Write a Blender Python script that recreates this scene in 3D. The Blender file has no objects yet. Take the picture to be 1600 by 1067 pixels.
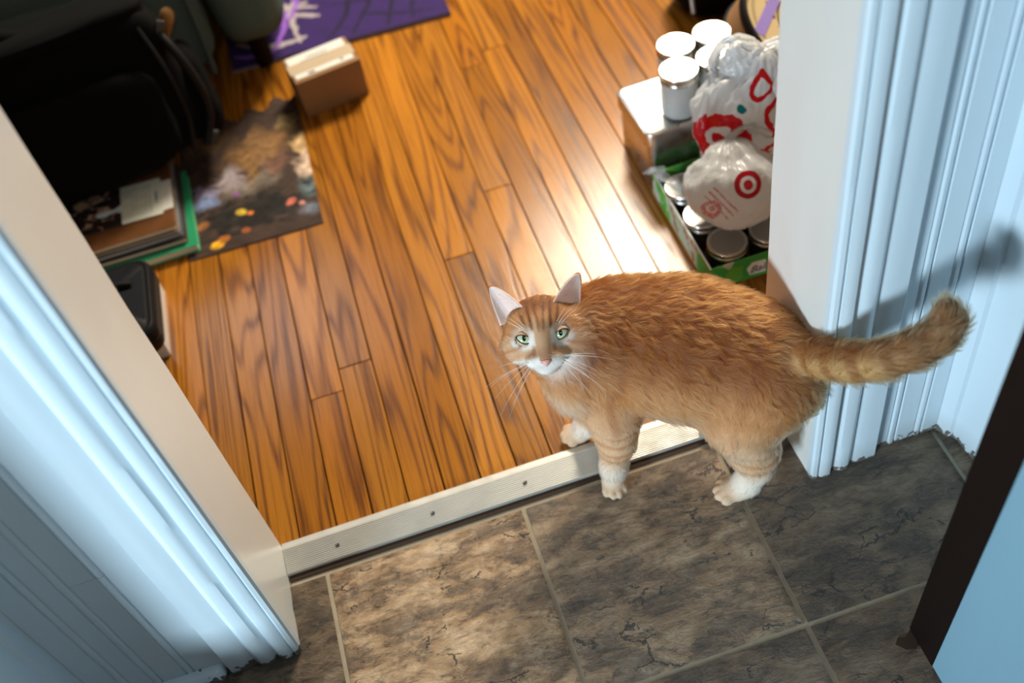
import bpy, bmesh, math, random
import numpy as np
from mathutils import Vector, Matrix
random.seed(7); RNG=np.random.default_rng(7)
S=bpy.context.scene; COL=S.collection
PI=math.pi
# ------------------------------------------------------------------ camera, world, light, exposure
cd=bpy.data.cameras.new('camera'); cam=bpy.data.objects.new('camera',cd); COL.objects.link(cam)
RX=Vector((0.9495670,-0.2772440,-0.1464864)); DN=Vector((-0.3054874,-0.7126049,-0.6315629)); FW=Vector((0.0707101,0.6444610,-0.7613607))
EYE=Vector((-0.357892,-0.540962,1.379650))
m=Matrix((RX,-DN,-FW)).transposed().to_4x4(); m.translation=EYE; cam.matrix_world=m
cd.sensor_width=36; cd.lens=1673.55/1600*36; cd.clip_start=.02
cd.dof.use_dof=True; cd.dof.focus_distance=1.40; cd.dof.aperture_fstop=2.3; cd.dof.aperture_blades=9
S.camera=cam
wd=bpy.data.worlds.new('world'); S.world=wd; wd.use_nodes=True
wd.node_tree.nodes['Background'].inputs[0].default_value=(.25,.55,.75,1); wd.node_tree.nodes['Background'].inputs[1].default_value=.06
def area(name,loc,target,sx,sy,power,col):
    l=bpy.data.lights.new(name,'AREA'); l.shape='RECTANGLE'; l.size=sx; l.size_y=sy; l.energy=power; l.color=col
    o=bpy.data.objects.new(name,l); COL.objects.link(o); o.location=loc
    o.rotation_euler=(Vector(target)-Vector(loc)).to_track_quat('-Z','Y').to_euler(); return o
area('kitchen_window_light',(-2.3,-1.45,.60),(.0,.2,.35),.55,.48,94,(.72,.89,1.0))
area('room_window_light',(.80,2.94,2.16),(.1,.8,.2),.80,.88,190,(1.0,.88,.70))
area('added_fill_light',(-.15,-1.5,2.35),(-.1,.2,.1),.5,.5,7,(1.0,.97,.92))  # added fill behind the camera for cat, tile and casings; no real fixture
area('room_side_window_light',(-.95,2.94,2.0),(-.5,.9,0),.7,.8,9,(.85,.93,1.0))
S.view_settings.view_transform='Standard'; S.view_settings.look='None'; S.view_settings.gamma=1; S.view_settings.use_curve_mapping=False
S.view_settings.exposure=0.0
# ------------------------------------------------------------------ helpers
def link(name,me,mat=None,parent=None):
    o=bpy.data.objects.new(name,me); COL.objects.link(o)
    if mat is not None:
        for mm in (mat if isinstance(mat,(list,tuple)) else [mat]): me.materials.append(mm)
    if parent is not None: o.parent=parent
    return o
def tag(o,label=None,cat=None,group=None,kind=None):
    for k,v in (('label',label),('category',cat),('group',group),('kind',kind)):
        if v: o[k]=v
    return o
def thing(name,label,cat,loc=(0,0,0),rz=0,group=None):
    o=bpy.data.objects.new(name,None); COL.objects.link(o); o.location=loc; o.rotation_euler=(0,0,rz); o.empty_display_size=.05
    return tag(o,label,cat,group)
def bm_mesh(bm,name,smooth=False):
    me=bpy.data.meshes.new(name); bm.to_mesh(me); bm.free()
    if smooth:
        me.polygons.foreach_set('use_smooth',[True]*len(me.polygons))
    return me
def auto(me,deg=40):
    me.polygons.foreach_set('use_smooth',[True]*len(me.polygons)); me.set_sharp_from_angle(angle=math.radians(deg)); return me
def box(name,x0,x1,y0,y1,z0,z1,mat,parent=None,bev=.0,seg=2,jit=0):
    bm=bmesh.new(); bmesh.ops.create_cube(bm,size=1)
    for v in bm.verts: v.co=Vector(((x0+x1)/2+v.co.x*(x1-x0),(y0+y1)/2+v.co.y*(y1-y0),(z0+z1)/2+v.co.z*(z1-z0)))
    if bev: bmesh.ops.bevel(bm,geom=bm.edges[:],offset=bev,segments=seg,affect='EDGES',profile=.6)
    return link(name,auto(bm_mesh(bm,name)),mat,parent)
def mesh(name,verts,faces,mat=None,parent=None,smooth=True,deg=40):
    me=bpy.data.meshes.new(name); me.from_pydata([tuple(v) for v in verts],[],[tuple(f) for f in faces]); me.update()
    if smooth: auto(me,deg)
    return link(name,me,mat,parent)
def lathe(name,prof,mat,parent=None,n=40,deg=35,loc=(0,0,0),ring=False):
    vs=[];fs=[]
    for r,z in prof:
        for k in range(n): a=2*PI*k/n; vs.append((loc[0]+r*math.cos(a),loc[1]+r*math.sin(a),loc[2]+z))
    for i in range(len(prof)-1):
        for k in range(n): fs.append((i*n+k,i*n+(k+1)%n,(i+1)*n+(k+1)%n,(i+1)*n+k))
    if ring:
        L=(len(prof)-1)*n
        for k in range(n): fs.append((L+k,L+(k+1)%n,(k+1)%n,k))
    if prof[0][0]>1e-6 and not ring: fs.append(tuple(range(n))[::-1])
    if prof[-1][0]>1e-6 and not ring: fs.append(tuple((len(prof)-1)*n+k for k in range(n)))
    return mesh(name,vs,fs,mat,parent,True,deg)
def tube(pts,r,n=8,closed=False):
    pts=[Vector(p) for p in pts]; N=len(pts); rs=r if isinstance(r,(list,tuple)) else [r]*N
    vs=[];fs=[]; up=None
    for i,p in enumerate(pts):
        a=pts[(i+1)%N] if (closed or i<N-1) else p; b=pts[i-1] if (closed or i>0) else p
        t=(a-b).normalized()
        if up is None: up=t.orthogonal().normalized()
        up=(up-t*up.dot(t)).normalized(); s=t.cross(up)
        for k in range(n):
            q=2*PI*k/n; vs.append(p+(up*math.cos(q)+s*math.sin(q))*rs[i])
    for i in range(N if closed else N-1):
        for k in range(n): fs.append((i*n+k,i*n+(k+1)%n,((i+1)%N)*n+(k+1)%n,((i+1)%N)*n+k))
    if not closed: fs.append(tuple(range(n))[::-1]); fs.append(tuple((N-1)*n+k for k in range(n)))
    return vs,fs
def tubes(name,list_,mat,parent=None):
    V=[];F=[]
    for vs,fs in list_:
        o=len(V); V+=vs; F+=[tuple(i+o for i in f) for f in fs]
    return mesh(name,V,F,mat,parent,True,60)
def grid(name,nx,ny,fn,mat,parent=None,col=None,thick=0,deg=50):
    vs=[fn(i/nx,j/ny) for j in range(ny+1) for i in range(nx+1)]
    fs=[(j*(nx+1)+i,j*(nx+1)+i+1,(j+1)*(nx+1)+i+1,(j+1)*(nx+1)+i) for j in range(ny) for i in range(nx)]
    n0=len(vs)
    if thick:
        vs=vs+[(v[0],v[1],v[2]-thick) for v in vs]
        fs+= [tuple(n0+k for k in f[::-1]) for f in fs]
        ring=[i for i in range(nx)]+[nx+(nx+1)*j for j in range(ny)]+[ny*(nx+1)+nx-i for i in range(nx)]+[(nx+1)*(ny-j) for j in range(ny)]
        for a,b in zip(ring,ring[1:]+ring[:1]): fs.append((b,a,n0+a,n0+b))
    o=mesh(name,vs,fs,mat,parent,True,deg)
    if col is not None:
        c=np.array(col(*np.meshgrid(np.linspace(0,1,nx+1),np.linspace(0,1,ny+1)))).reshape(-1,3)
        if thick: c=np.concatenate([c,c*.5+.3])
        at=o.data.color_attributes.new('print','FLOAT_COLOR','POINT'); at.data.foreach_set('color',np.concatenate([c,np.ones((len(c),1))],1).astype(np.float32).ravel())
    return o
# numpy value noise
PERM=RNG.random(1<<16)
def vnoise(p,scale=1.0,seed=0):
    q=np.asarray(p,float)*scale+seed*17.31+1000; i=np.floor(q).astype(np.int64); f=q-i; f=f*f*(3-2*f)
    def h(a,b,c): return PERM[(a*73856093 ^ b*19349663 ^ c*83492791)&0xffff]
    x,y,z=i[...,0],i[...,1],i[...,2]; r=0
    for dx in (0,1):
        for dy in (0,1):
            for dz in (0,1):
                w=(f[...,0] if dx else 1-f[...,0])*(f[...,1] if dy else 1-f[...,1])*(f[...,2] if dz else 1-f[...,2])
                r=r+w*h(x+dx,y+dy,z+dz)
    return r
def fbm(p,scale,seed=0,oct=3):
    r=0;a=.5;n=0
    for k in range(oct): r=r+a*vnoise(p,scale*2**k,seed+k); n+=a; a*=.5
    return r/n
# ------------------------------------------------------------------ materials
class NT:
    def __init__(s,name):
        s.m=bpy.data.materials.new(name); s.m.use_nodes=True; s.t=s.m.node_tree; s.b=s.t.nodes['Principled BSDF']; s.out=s.t.nodes['Material Output']
    def n(s,typ,**kw):
        nd=s.t.nodes.new('ShaderNode'+typ)
        for k,v in kw.items():
            if k.startswith('_'): setattr(nd,k[1:],v)
            else: s.set(nd.inputs[k.replace('__',' ')] if not k.startswith('i') or not k[1:].isdigit() else nd.inputs[int(k[1:])],v)
        return nd
    def set(s,sock,v):
        if isinstance(v,bpy.types.NodeSocket): s.t.links.new(v,sock)
        elif isinstance(v,bpy.types.Node): s.t.links.new(v.outputs[0],sock)
        elif isinstance(v,(tuple,list)) and len(v)==3 and sock.type=='RGBA': sock.default_value=(*v,1)
        else: sock.default_value=v
    def P(s,**kw):
        for k,v in kw.items(): s.set(s.b.inputs[k.replace('__',' ')],v)
        return s
    def math(s,op,a,b=0,c=0):
        nd=s.t.nodes.new('ShaderNodeMath'); nd.operation=op; s.set(nd.inputs[0],a); s.set(nd.inputs[1],b); s.set(nd.inputs[2],c); return nd.outputs[0]
    def vmath(s,op,a,b):
        nd=s.t.nodes.new('ShaderNodeVectorMath'); nd.operation=op; s.set(nd.inputs[0],a)
        s.set(nd.inputs[3] if op=='SCALE' else nd.inputs[1],b); return nd.outputs[0]
    def coord(s,k='Object'): return s.t.nodes.new('ShaderNodeTexCoord').outputs[k]
    def noise(s,vec,scale,detail=3,rough=.5,dist=0):
        nd=s.n('TexNoise',Vector=vec,Scale=scale,Detail=detail,Roughness=rough,Distortion=dist); return nd.outputs['Fac']
    def ramp(s,f,stops,interp='LINEAR'):
        nd=s.t.nodes.new('ShaderNodeValToRGB'); s.set(nd.inputs[0],f); cr=nd.color_ramp; cr.interpolation=interp
        while len(cr.elements)<len(stops): cr.elements.new(.5)
        for e,(p,c) in zip(cr.elements,stops): e.position=p; e.color=(*c,1) if len(c)==3 else c
        return nd.outputs[0]
    def mix(s,f,a,b,mode='MIX'):
        nd=s.t.nodes.new('ShaderNodeMix'); nd.data_type='RGBA'; nd.blend_type=mode; s.set(nd.inputs[0],f); s.set(nd.inputs[6],a); s.set(nd.inputs[7],b); return nd.outputs[2]
    def maprange(s,v,a,b,c=0,d=1):
        nd=s.n('MapRange',i0=v,i1=a,i2=b,i3=c,i4=d); return nd.outputs[0]
    def bump(s,h,strength=.3,dist=.002):
        nd=s.n('Bump',Strength=strength,Distance=dist,Height=h); s.set(s.b.inputs['Normal'],nd.outputs[0]); return s
def g3(v): return (v,v,v)
def flat(name,col,rough=.6,var=.08,scale=30,bump=0,**kw):
    t=NT(name); c=t.coord(); f=t.noise(c,scale,4,.6)
    t.P(Base__Color=t.mix(f,tuple(x*(1-var) for x in col),tuple(min(1,x*(1+var)) for x in col)),Roughness=rough,**kw)
    if bump: t.bump(t.noise(c,scale*6,4,.6),bump,.001)
    return t.m
def paint_mat(name,col,rough=.35,chips=True):
    t=NT(name); c=t.coord(); f=t.noise(c,9,4,.6)
    base=t.mix(f,tuple(x*.95 for x in col),col)
    if chips:
        sp=t.n('SeparateXYZ',Vector=c)
        low=t.maprange(sp.outputs[2],.0,.035,.56,.0)
        k=t.math('GREATER_THAN',t.math('ADD',t.noise(c,70,3,.6),low),.93)
        k2=t.math('GREATER_THAN',t.noise(c,34,2,.5),.80)
        k=t.math('MAXIMUM',k,k2)
        base=t.mix(k,base,(.05,.045,.04))
        soil=t.maprange(sp.outputs[2],.0,.05,.35,0); base=t.mix(soil,base,(.30,.28,.25))
    t.P(Base__Color=base,Roughness=rough)
    h=t.math('ADD',t.math('MULTIPLY',t.noise(c,14,3,.6),1.5),t.math('MULTIPLY',t.noise(c,120,2,.6),.25))
    t.bump(h,.14,.003); return t.m
M={}
M['paint']=paint_mat('pale_blue_gloss_paint',(.64,.77,.85))
M['jambpaint']=paint_mat('cream_gloss_paint',(.77,.78,.75),.3,False)
M['wallpaint']=flat('wall_paint',(.13,.105,.08),.7)
M['ceil']=flat('ceiling_paint',(.30,.27,.23),.8)
def wood_floor():
    t=NT('oak_floor'); c=t.coord(); rnd=t.n('ObjectInfo').outputs['Random']
    off=t.n('CombineXYZ',X=t.math('MULTIPLY',rnd,17.3),Y=t.math('MULTIPLY',rnd,41.7),Z=t.math('MULTIPLY',rnd,7.1))
    v=t.vmath('ADD',c,off)
    v1=t.vmath('MULTIPLY',v,(10.0,.62,1)); n1=t.noise(v1,1.0,2.0,.45,.2)
    rings=t.math('ADD',t.math('MULTIPLY',t.math('SINE',t.math('MULTIPLY',n1,125.0)),.5),.5)
    fine=t.noise(t.vmath('MULTIPLY',v,(420,7,1)),1,4,.65)
    pores=t.noise(t.vmath('MULTIPLY',v,(260,5,1)),1,2,.5)
    grain=t.math('ADD',t.math('MULTIPLY',t.math('POWER',rings,3.0),.40),t.math('MULTIPLY',t.maprange(fine,.32,.68),.46))
    r2=t.math('FRACT',t.math('MULTIPLY',rnd,7.77))
    light=t.mix(r2,(.46,.165,.013),(.60,.240,.026)); dark=t.mix(r2,(.105,.025,.0025),(.185,.050,.005))
    col=t.mix(t.maprange(grain,.22,.80),light,dark)
    col=t.mix(t.maprange(pores,.62,.75,0,.55),col,(.05,.018,.006))
    tone=t.maprange(rnd,0,1,.72,1.12); col=t.mix(1.0,col,t.n('CombineColor',Red=tone,Green=tone,Blue=tone).outputs[0],'MULTIPLY')
    wear=t.noise(t.vmath('MULTIPLY',v,(6,3,1)),1,4,.6)
    t.P(Base__Color=col,Roughness=t.maprange(t.math('ADD',t.math('MULTIPLY',wear,.6),t.math('MULTIPLY',grain,.4)),.2,.8,.17,.29)); t.b.inputs['Specular IOR Level'].default_value=.36
    t.bump(t.math('ADD',t.math('MULTIPLY',grain,-.7),t.math('MULTIPLY',wear,.6)),.22,.0012); return t.m
M['oak']=wood_floor()
M['gapdark']=flat('dark_gap_filler',(.035,.018,.008),.9)
def slate():
    t=NT('slate_tile'); c=t.coord(); rnd=t.n('ObjectInfo').outputs['Random']
    v=t.vmath('ADD',c,t.n('CombineXYZ',X=t.math('MULTIPLY',rnd,31.0),Y=t.math('MULTIPLY',rnd,57.0),Z=rnd))
    rot=t.n('Mapping',Vector=v,Rotation=(0,0,.62),Scale=(1.0,2.3,1)).outputs[0]
    n1=t.noise(rot,10,7,.66,.35); n2=t.noise(v,26,6,.68,.3); n3=t.noise(rot,60,5,.68,.4); n4=t.noise(rot,32,8,.74,.5)
    a=t.ramp(n1,[(.32,(.045,.030,.019)),(.43,(.19,.120,.070)),(.53,(.47,.290,.145)),(.66,(.76,.55,.35))])
    b=t.ramp(n2,[(.34,(.055,.039,.029)),(.50,(.27,.185,.115)),(.66,(.60,.47,.33))])
    col=t.mix(.38,a,b); col=t.mix(t.maprange(rnd,0,1,.0,.25),col,(.16,.15,.13))
    col=t.mix(t.maprange(n3,.60,.75,0,.5),col,(.42,.36,.29))
    crack=t.math('ABSOLUTE',t.math('SUBTRACT',n1,.47)); crack2=t.math('LESS_THAN',t.math('MULTIPLY',crack,t.math('ADD',.3,t.math('MULTIPLY',n2,1.6))),.0035)
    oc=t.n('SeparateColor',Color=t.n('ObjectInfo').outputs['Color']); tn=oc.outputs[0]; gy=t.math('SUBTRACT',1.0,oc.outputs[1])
    col=t.mix(t.maprange(n4,.34,.50,.70,0),col,(.035,.026,.02)); col=t.mix(t.maprange(n4,.60,.72,0,.55),col,(.66,.52,.37))
    wv=t.n('TexNoise',Vector=v,Scale=26,Detail=5,Roughness=.65); vw=t.vmath('ADD',rot,t.vmath('SCALE',t.vmath('SUBTRACT',wv.outputs['Color'],(.5,.5,.5)),.07))
    vo=t.n('TexVoronoi',_feature='DISTANCE_TO_EDGE',Vector=vw,Scale=11.0); ck=t.math('MULTIPLY',t.math('LESS_THAN',vo.outputs['Distance'],.022),t.math('GREATER_THAN',t.noise(v,13,3,.6),.575))
    crack2=t.math('MAXIMUM',crack2,ck)
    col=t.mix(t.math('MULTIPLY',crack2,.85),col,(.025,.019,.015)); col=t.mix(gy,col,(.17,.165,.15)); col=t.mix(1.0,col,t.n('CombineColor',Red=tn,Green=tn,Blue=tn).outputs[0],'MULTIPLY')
    t.P(Base__Color=col,Roughness=t.maprange(n2,.3,.7,.42,.62))
    t.bump(t.math('ADD',t.math('ADD',n1,t.math('MULTIPLY',n3,.35)),t.math('ADD',t.math('MULTIPLY',crack2,-.4),t.math('MULTIPLY',n4,.9))),1.0,.008); return t.m
M['slate']=slate()
M['grout']=flat('sandy_grout',(.40,.34,.25),.9,.25,60,.4)
def metal(name,col,rough,metallic=1.0,scale=40):
    t=NT(name); c=t.coord(); f=t.noise(c,scale,3,.6)
    t.P(Base__Color=t.mix(f,tuple(x*.85 for x in col),col),Roughness=t.maprange(f,.3,.7,rough*.8,rough*1.25),Metallic=metallic); return t.m
M['alu']=metal('brushed_aluminium',(.68,.67,.62),.42,.45)
M['tin']=metal('tin_plate',(.78,.78,.76),.30)
M['lid']=metal('jar_lid_metal',(.78,.77,.72),.28)
M['shadedlid']=metal('shaded_lid_metal',(.40,.40,.38),.34)  # same lid metal for the tray jars, with the bags' shade in its colour
M['lidband']=metal('jar_band_metal',(.62,.62,.60),.25)
M['screw']=metal('dark_screw',(.10,.10,.10),.5)
M['darkedge']=flat('dark_brown_edge',(.008,.004,.003),.6,Specular__IOR__Level=.1)
M['doorface']=flat('pale_blue_white_panel',(.22,.40,.51),.45,.03,60,.05)
M['black']=flat('black_nylon',(.0025,.0025,.003),.9,.3,300,.3,Specular__IOR__Level=.12)
M['blackgloss']=flat('black_moulded_shell',(.006,.006,.007),.5,.2,200,Specular__IOR__Level=.2)
M['rubber']=flat('black_piping',(.006,.006,.007),.6,Specular__IOR__Level=.25)
M['sofa']=flat('grey_green_upholstery',(.085,.125,.118),.9,.25,220,.4,Specular__IOR__Level=.15)
M['card']=flat('brown_cardboard',(.31,.165,.070),.8,.08,40)
M['paper']=flat('white_label_paper',(.85,.84,.80),.6,.04,50)
M['tape']=NT('clear_tape').P(Base__Color=(.62,.50,.36),Roughness=.18).m
M['cream']=flat('cream_paper_pages',(.74,.68,.54),.8,.1,200)
M['green']=flat('green_book_cover',(.02,.33,.15),.4,.1,20)
M['greentray']=flat('green_printed_card',(.045,.34,.075),.5,.3,16)
M['woodh']=flat('turned_wood',(.45,.23,.075),.45,.25,30)
M['steel']=metal('zip_metal',(.75,.75,.72),.3)
M['capwhite']=flat('white_plastic_cap',(.8,.8,.78),.4)
def vcol(name,rough=.5,coat=0):
    t=NT(name); a=t.n('Attribute',_attribute_name='print'); t.P(Base__Color=a.outputs['Color'],Roughness=rough); t.b.inputs['Coat Weight'].default_value=coat; return t.m
M['print']=vcol('printed_picture',.7); M['print'].node_tree.nodes['Principled BSDF'].inputs['Specular IOR Level'].default_value=.2
M['rugprint']=vcol('woven_rug',.95)
def glassy():
    t=NT('jar_glass'); t.P(Base__Color=(.93,.97,.96),Roughness=.04,Transmission__Weight=1.0,IOR=1.45); return t.m
M['glass']=glassy()
M['salt']=flat('white_powder',(.82,.82,.82),.9,.05,80)
M['brown']=flat('dark_contents',(.06,.035,.02),.6,.3,40)
# ------------------------------------------------------------------ setting: floors
JL,JR=-.667,.105; Y0,Y1=.215,.374
fl=box('floor',-1.7,1.7,-2.6,.327,-.03,-.0035,M['grout']); tag(fl,kind='structure')
T=.305; J=.0035
TILE_LIGHT={(0,0):(.52,.78,1,1),(0,-1):(.50,.85,1,1),(-1,0):(1.12,.82,1,1),(-1,-1):(.75,.85,1,1),(-2,0):(1.42,1,1,1),(-3,0):(.6,.85,1,1),(1,0):(.5,.8,1,1)}  # room light and shade put into each tile's colour: lit left, shaded right
def tile(x0,x1,y0,y1,k):
    nx=max(2,int((x1-x0)/.008)); ny=max(2,int((y1-y0)/.008))
    xs=np.linspace(x0,x1,nx+1); ys=np.linspace(y0,y1,ny+1); X,Y=np.meshgrid(xs,ys)
    P3=np.stack([X*.8+Y*.55+k*3.1,Y*1.5-X*1.1+k*1.7,0*X],-1)
    Z=(fbm(P3,11,3,5)-.5)*.0058+.0002
    ed=np.minimum(np.minimum(X-x0,x1-X),np.minimum(Y-y0,y1-Y)); Z=Z*np.clip(ed/.012,0,1)-.0016*np.clip(1-ed/.004,0,1)
    cx,cy=(x0+x1)/2,(y0+y1)/2
    V=[(x-cx,y-cy,z) for x,y,z in zip(X.ravel(),Y.ravel(),Z.ravel())]; n=len(V)
    F=[(j*(nx+1)+i,j*(nx+1)+i+1,(j+1)*(nx+1)+i+1,(j+1)*(nx+1)+i) for j in range(ny) for i in range(nx)]
    ring=[i for i in range(nx)]+[nx+(nx+1)*j for j in range(ny)]+[ny*(nx+1)+nx-i for i in range(nx)]+[(nx+1)*(ny-j) for j in range(ny)]
    V+=[(V[r][0],V[r][1],-.008) for r in ring]; L=len(ring)
    F+=[(ring[(q+1)%L],ring[q],n+q,n+(q+1)%L) for q in range(L)]
    o=mesh('tile',V,F,M['slate'],fl,True,60); o.location=(cx,cy,0); o.color=TILE_LIGHT.get((round(x0/T),round(y0/T)),(.9,.9,1,1)); return o
k=0
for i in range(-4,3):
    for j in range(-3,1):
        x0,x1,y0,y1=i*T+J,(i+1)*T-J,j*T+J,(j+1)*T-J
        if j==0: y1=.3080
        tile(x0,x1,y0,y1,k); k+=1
# chipped hole in the tile by the door edge
cv=[];pts=[(.118,-.053),(.108,-.060),(.099,-.057),(.092,-.064),(.101,-.075),(.112,-.078),(.121,-.070)]
cv=[(x,y,.0035) for x,y in pts]+[(x,y,-.004) for x,y in pts]
mesh('tile_chip',cv,[tuple(range(7))[::-1]]+[(i,(i+1)%7,7+(i+1)%7,7+i) for i in range(7)],M['gapdark'],fl,False)
box('gap_filler',JL+.002,JR-.002,.3160,.3268,-.004,-.0010,M['gapdark'],fl)
# wooden room floor
wf=box('floor.001',-1.75,1.55,.300,3.05,-.03,-.0045,M['gapdark']); tag(wf,kind='structure')
BW=.0577; rr=random.Random(3)
known={-1:[.683],5:[1.003],3:[.857],0:[.24+1.9]}
bmesh_cache={}
for kx in range(-22,35):
    x0=-.466+BW*kx
    cuts=[.3755]
    if kx in known: cuts+=known[kx]
    else: cuts.append(.3755+rr.uniform(.25,2.4))
    while cuts[-1]<3.04: cuts.append(cuts[-1]+rr.uniform(1.0,2.2))
    cuts[-1]=3.04
    for a,b in zip(cuts,cuts[1:]):
        if b-a<.02: continue
        g=rr.uniform(.0004,.0011)
        o=box('plank',-BW/2+g,BW/2-g,-(b-a)/2+.0005,(b-a)/2-.0005,-.009,.0,M['oak'],wf,.0009,1)
        o.location=(x0+BW/2,(a+b)/2,.004+rr.uniform(-.0004,.0004)); o.rotation_euler=(0,rr.uniform(-.006,.006),0)
# ------------------------------------------------------------------ setting: walls
def struct(o,label=None): return tag(o,label,kind='structure')
H=2.65
wl=struct(box('wall_front',-1.75,JL-.02,Y0+.012,Y1,0,H,M['wallpaint']))
wr=struct(box('wall_front.001',JR+.02,1.6,Y0+.012,Y1,0,H,M['wallpaint']))
hd=struct(box('wall_front.002',JL-.02,JR+.02,Y0+.012,Y1,2.05,H,M['wallpaint']))
struct(box('wall_back',-1.75,1.6,3.05,3.15,0,H,M['wallpaint']))
struct(box('wall_left',-1.85,-1.75,Y0,3.15,0,H,M['wallpaint']))
struct(box('wall_right',1.6,1.7,-.6,3.15,0,H,M['wallpaint']))
struct(box('ceiling',-1.85,1.7,-.8,3.15,H,H+.1,M['ceil']))
def profile_post(name,prof,z0,z1,mat,parent=None,nz=60,wob=.0007,seed=0,end_round=False):
    """prof: list of (x,y) corner points going around the cross section (closed); extruded in z with a little paint wobble"""
    n=len(prof); V=[];F=[]; rg=np.random.default_rng(seed)
    wz=[rg.normal(0,1,n) for _ in range(nz//6+3)]
    for i in range(nz+1):
        z=z0+(z1-z0)*i/nz; a=i/6; k=int(a); f=a-k; w=wz[k]*(1-f)+wz[k+1]*f
        for q,(x,y) in enumerate(prof): V.append((x+w[q]*wob*.6,y+w[(q+3)%n]*wob*.6,z))
    for i in range(nz):
        for q in range(n): F.append((i*n+q,i*n+(q+1)%n,(i+1)*n+(q+1)%n,(i+1)*n+q))
    F.append(tuple(range(n))[::-1]); F.append(tuple(nz*n+q for q in range(n)))
    return mesh(name,V,F,mat,parent,True,28)
# jambs (cream boards lining the doorway)
def jamb(name,xin,sgn,y0,y1,seed):
    prof=[(xin,y0)]+[(xin,y0+(y1-y0)*k/8) for k in range(1,8)]+[(xin,y1-.003),(xin-sgn*.003,y1),(xin-sgn*.022,y1),(xin-sgn*.022,y0)]
    if sgn<0: prof=prof[::-1]
    return struct(profile_post(name,prof,0,2.05,M['jambpaint'],None,110,.0008,seed))
jamb('trim_1',JL,1,Y0-.004,Y1,1); jamb('trim_2',JR,-1,Y0-.004,Y1,2)
# fluted casings
CAS=[(0,.0),(.0,.0100),(.003,.0135),(.008,.0145),(.0102,.0138),(.0116,.0105),(.0130,.0138),(.018,.0160),(.024,.0166),(.0290,.0155),(.0325,.0105),(.0345,.0078),(.0370,.0090),(.0415,.0130),(.049,.0150),(.057,.0142),(.0625,.0098),(.0655,.0062),(.0685,.0072),(.075,.0098),(.088,.0104),(.101,.0105),(.102,.009),(.102,0)]
def casing(name,xin,sgn,seed):
    prof=[(xin+sgn*u,.2135-d) for u,d in CAS]
    if sgn>0: prof=prof[::-1]
    return struct(profile_post(name,prof,0,2.1,M['paint'],None,120,.0003,seed))
casing('trim_3',JL+.003,-1,3); casing('trim_4',JR-.001,1,4)
# beaded boards: each board its own piece with a bead along one edge
def bead_board(parent,x0,x1,beadright,z0,z1,seed,split=None):
    w=x1-x0; b=.0055
    pr=[(x0,.226),(x0,.2165),(x0+.0012,.215)]
    if beadright: pr+=[(x1-2*b-.002,.215),(x1-2*b-.0008,.2172),(x1-2*b,.2165),(x1-1.5*b,.2142),(x1-b*.9,.2138),(x1-.4*b,.2150),(x1-.0006,.2172),(x1,.2178),(x1,.226)]
    else: pr+=[(x1-.0012,.215),(x1,.2165),(x1,.226)]
    return profile_post('plank',pr[::-1],z0,z1,M['paint'],parent,60,.0004,seed)
for q,(a,b,br) in enumerate(((-.812,-.770,False),(-.8565,-.8125,True),(-.8935,-.857,True),(-.940,-.894,True),(-.99,-.9405,True))):
    if q==1:
        bead_board(wl,a,b,br,0,.305,20+q); bead_board(wl,a,b,br,.3065,2.2,30+q)
    else: bead_board(wl,a,b,br,0,2.2,20+q)
for q,(a,b,br) in enumerate(((.2085,.2425,True),(.243,.2845,True),(.285,.33,False))): bead_board(wr,a,b,br,0,2.2,40+q)
# white shoe moulding on the left, rounded at its end by the casing
V=[];F=[];prof=[(0,0),(0,.020),(.006,.020),(.012,.017),(.016,.012),(.018,.005),(.018,0)]
xs=[-1.0,-.80,-.785,-.778,-.774,-.7725]; sc=[1,1,1,.93,.75,.4]
for x,s_ in zip(xs,sc):
    for y,z in prof: V.append((x,.2145-y*s_,z*(.35+.65*s_) if s_<1 else z))
n=len(prof)
for i in range(len(xs)-1):
    for q in range(n): F.append((i*n+q,(i+1)*n+q,(i+1)*n+(q+1)%n,i*n+(q+1)%n))
F.append(tuple(range(n))); F.append(tuple((len(xs)-1)*n+q for q in range(n))[::-1])
struct(mesh('baseboard_left',V,F,M['paint'],None,True,50))
# side corner trims
struct(profile_post('trim_5',[(.309,.2145),(.3135,.205),(.317,.195),(.323,.1925),(.326,.183),(.3275,.165),(.331,.14),(.331,-.01),(.37,-.01),(.37,.2145)],0,2.2,M['paint'],None,60,.0006,50))
struct(profile_post('trim_6',[(-.945,.2138),(-1.01,.2138),(-1.01,.0),(-.975,.0),(-.972,.075),(-.965,.085),(-.962,.14),(-.957,.15),(-.955,.19),(-.948,.197)],0,2.2,M['paint'],None,60,.0006,51))
struct(box('wall_left.001',-1.07,-.975,-.95,.0,0,.165,M['wallpaint'],None,.004))
struct(box('wall_left.002',-1.07,-.975,-2.3,-.95,0,H,M['wallpaint'],None,.004))
# open door at the right: pale face with a dark brown edge strip
dr=bpy.data.objects.new('door_1',None); COL.objects.link(dr); struct(dr); dr.location=(.12,-.05,0)
sh=math.tan(math.radians(-1.7))
def sheared(name,y0,y1,x0,x1,mat,bev):
    o=box(name,x0,x1,y0,y1,.002,2.03,mat,dr,bev)
    for v in o.data.vertices: v.co.y+=sh*v.co.z
    return o
sheared('edge_strip',-.054,.0,-.0008,.045,M['darkedge'],.0015)
sheared('door_panel',-.72,-.0545,.0,.044,M['doorface'],.002)
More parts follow.
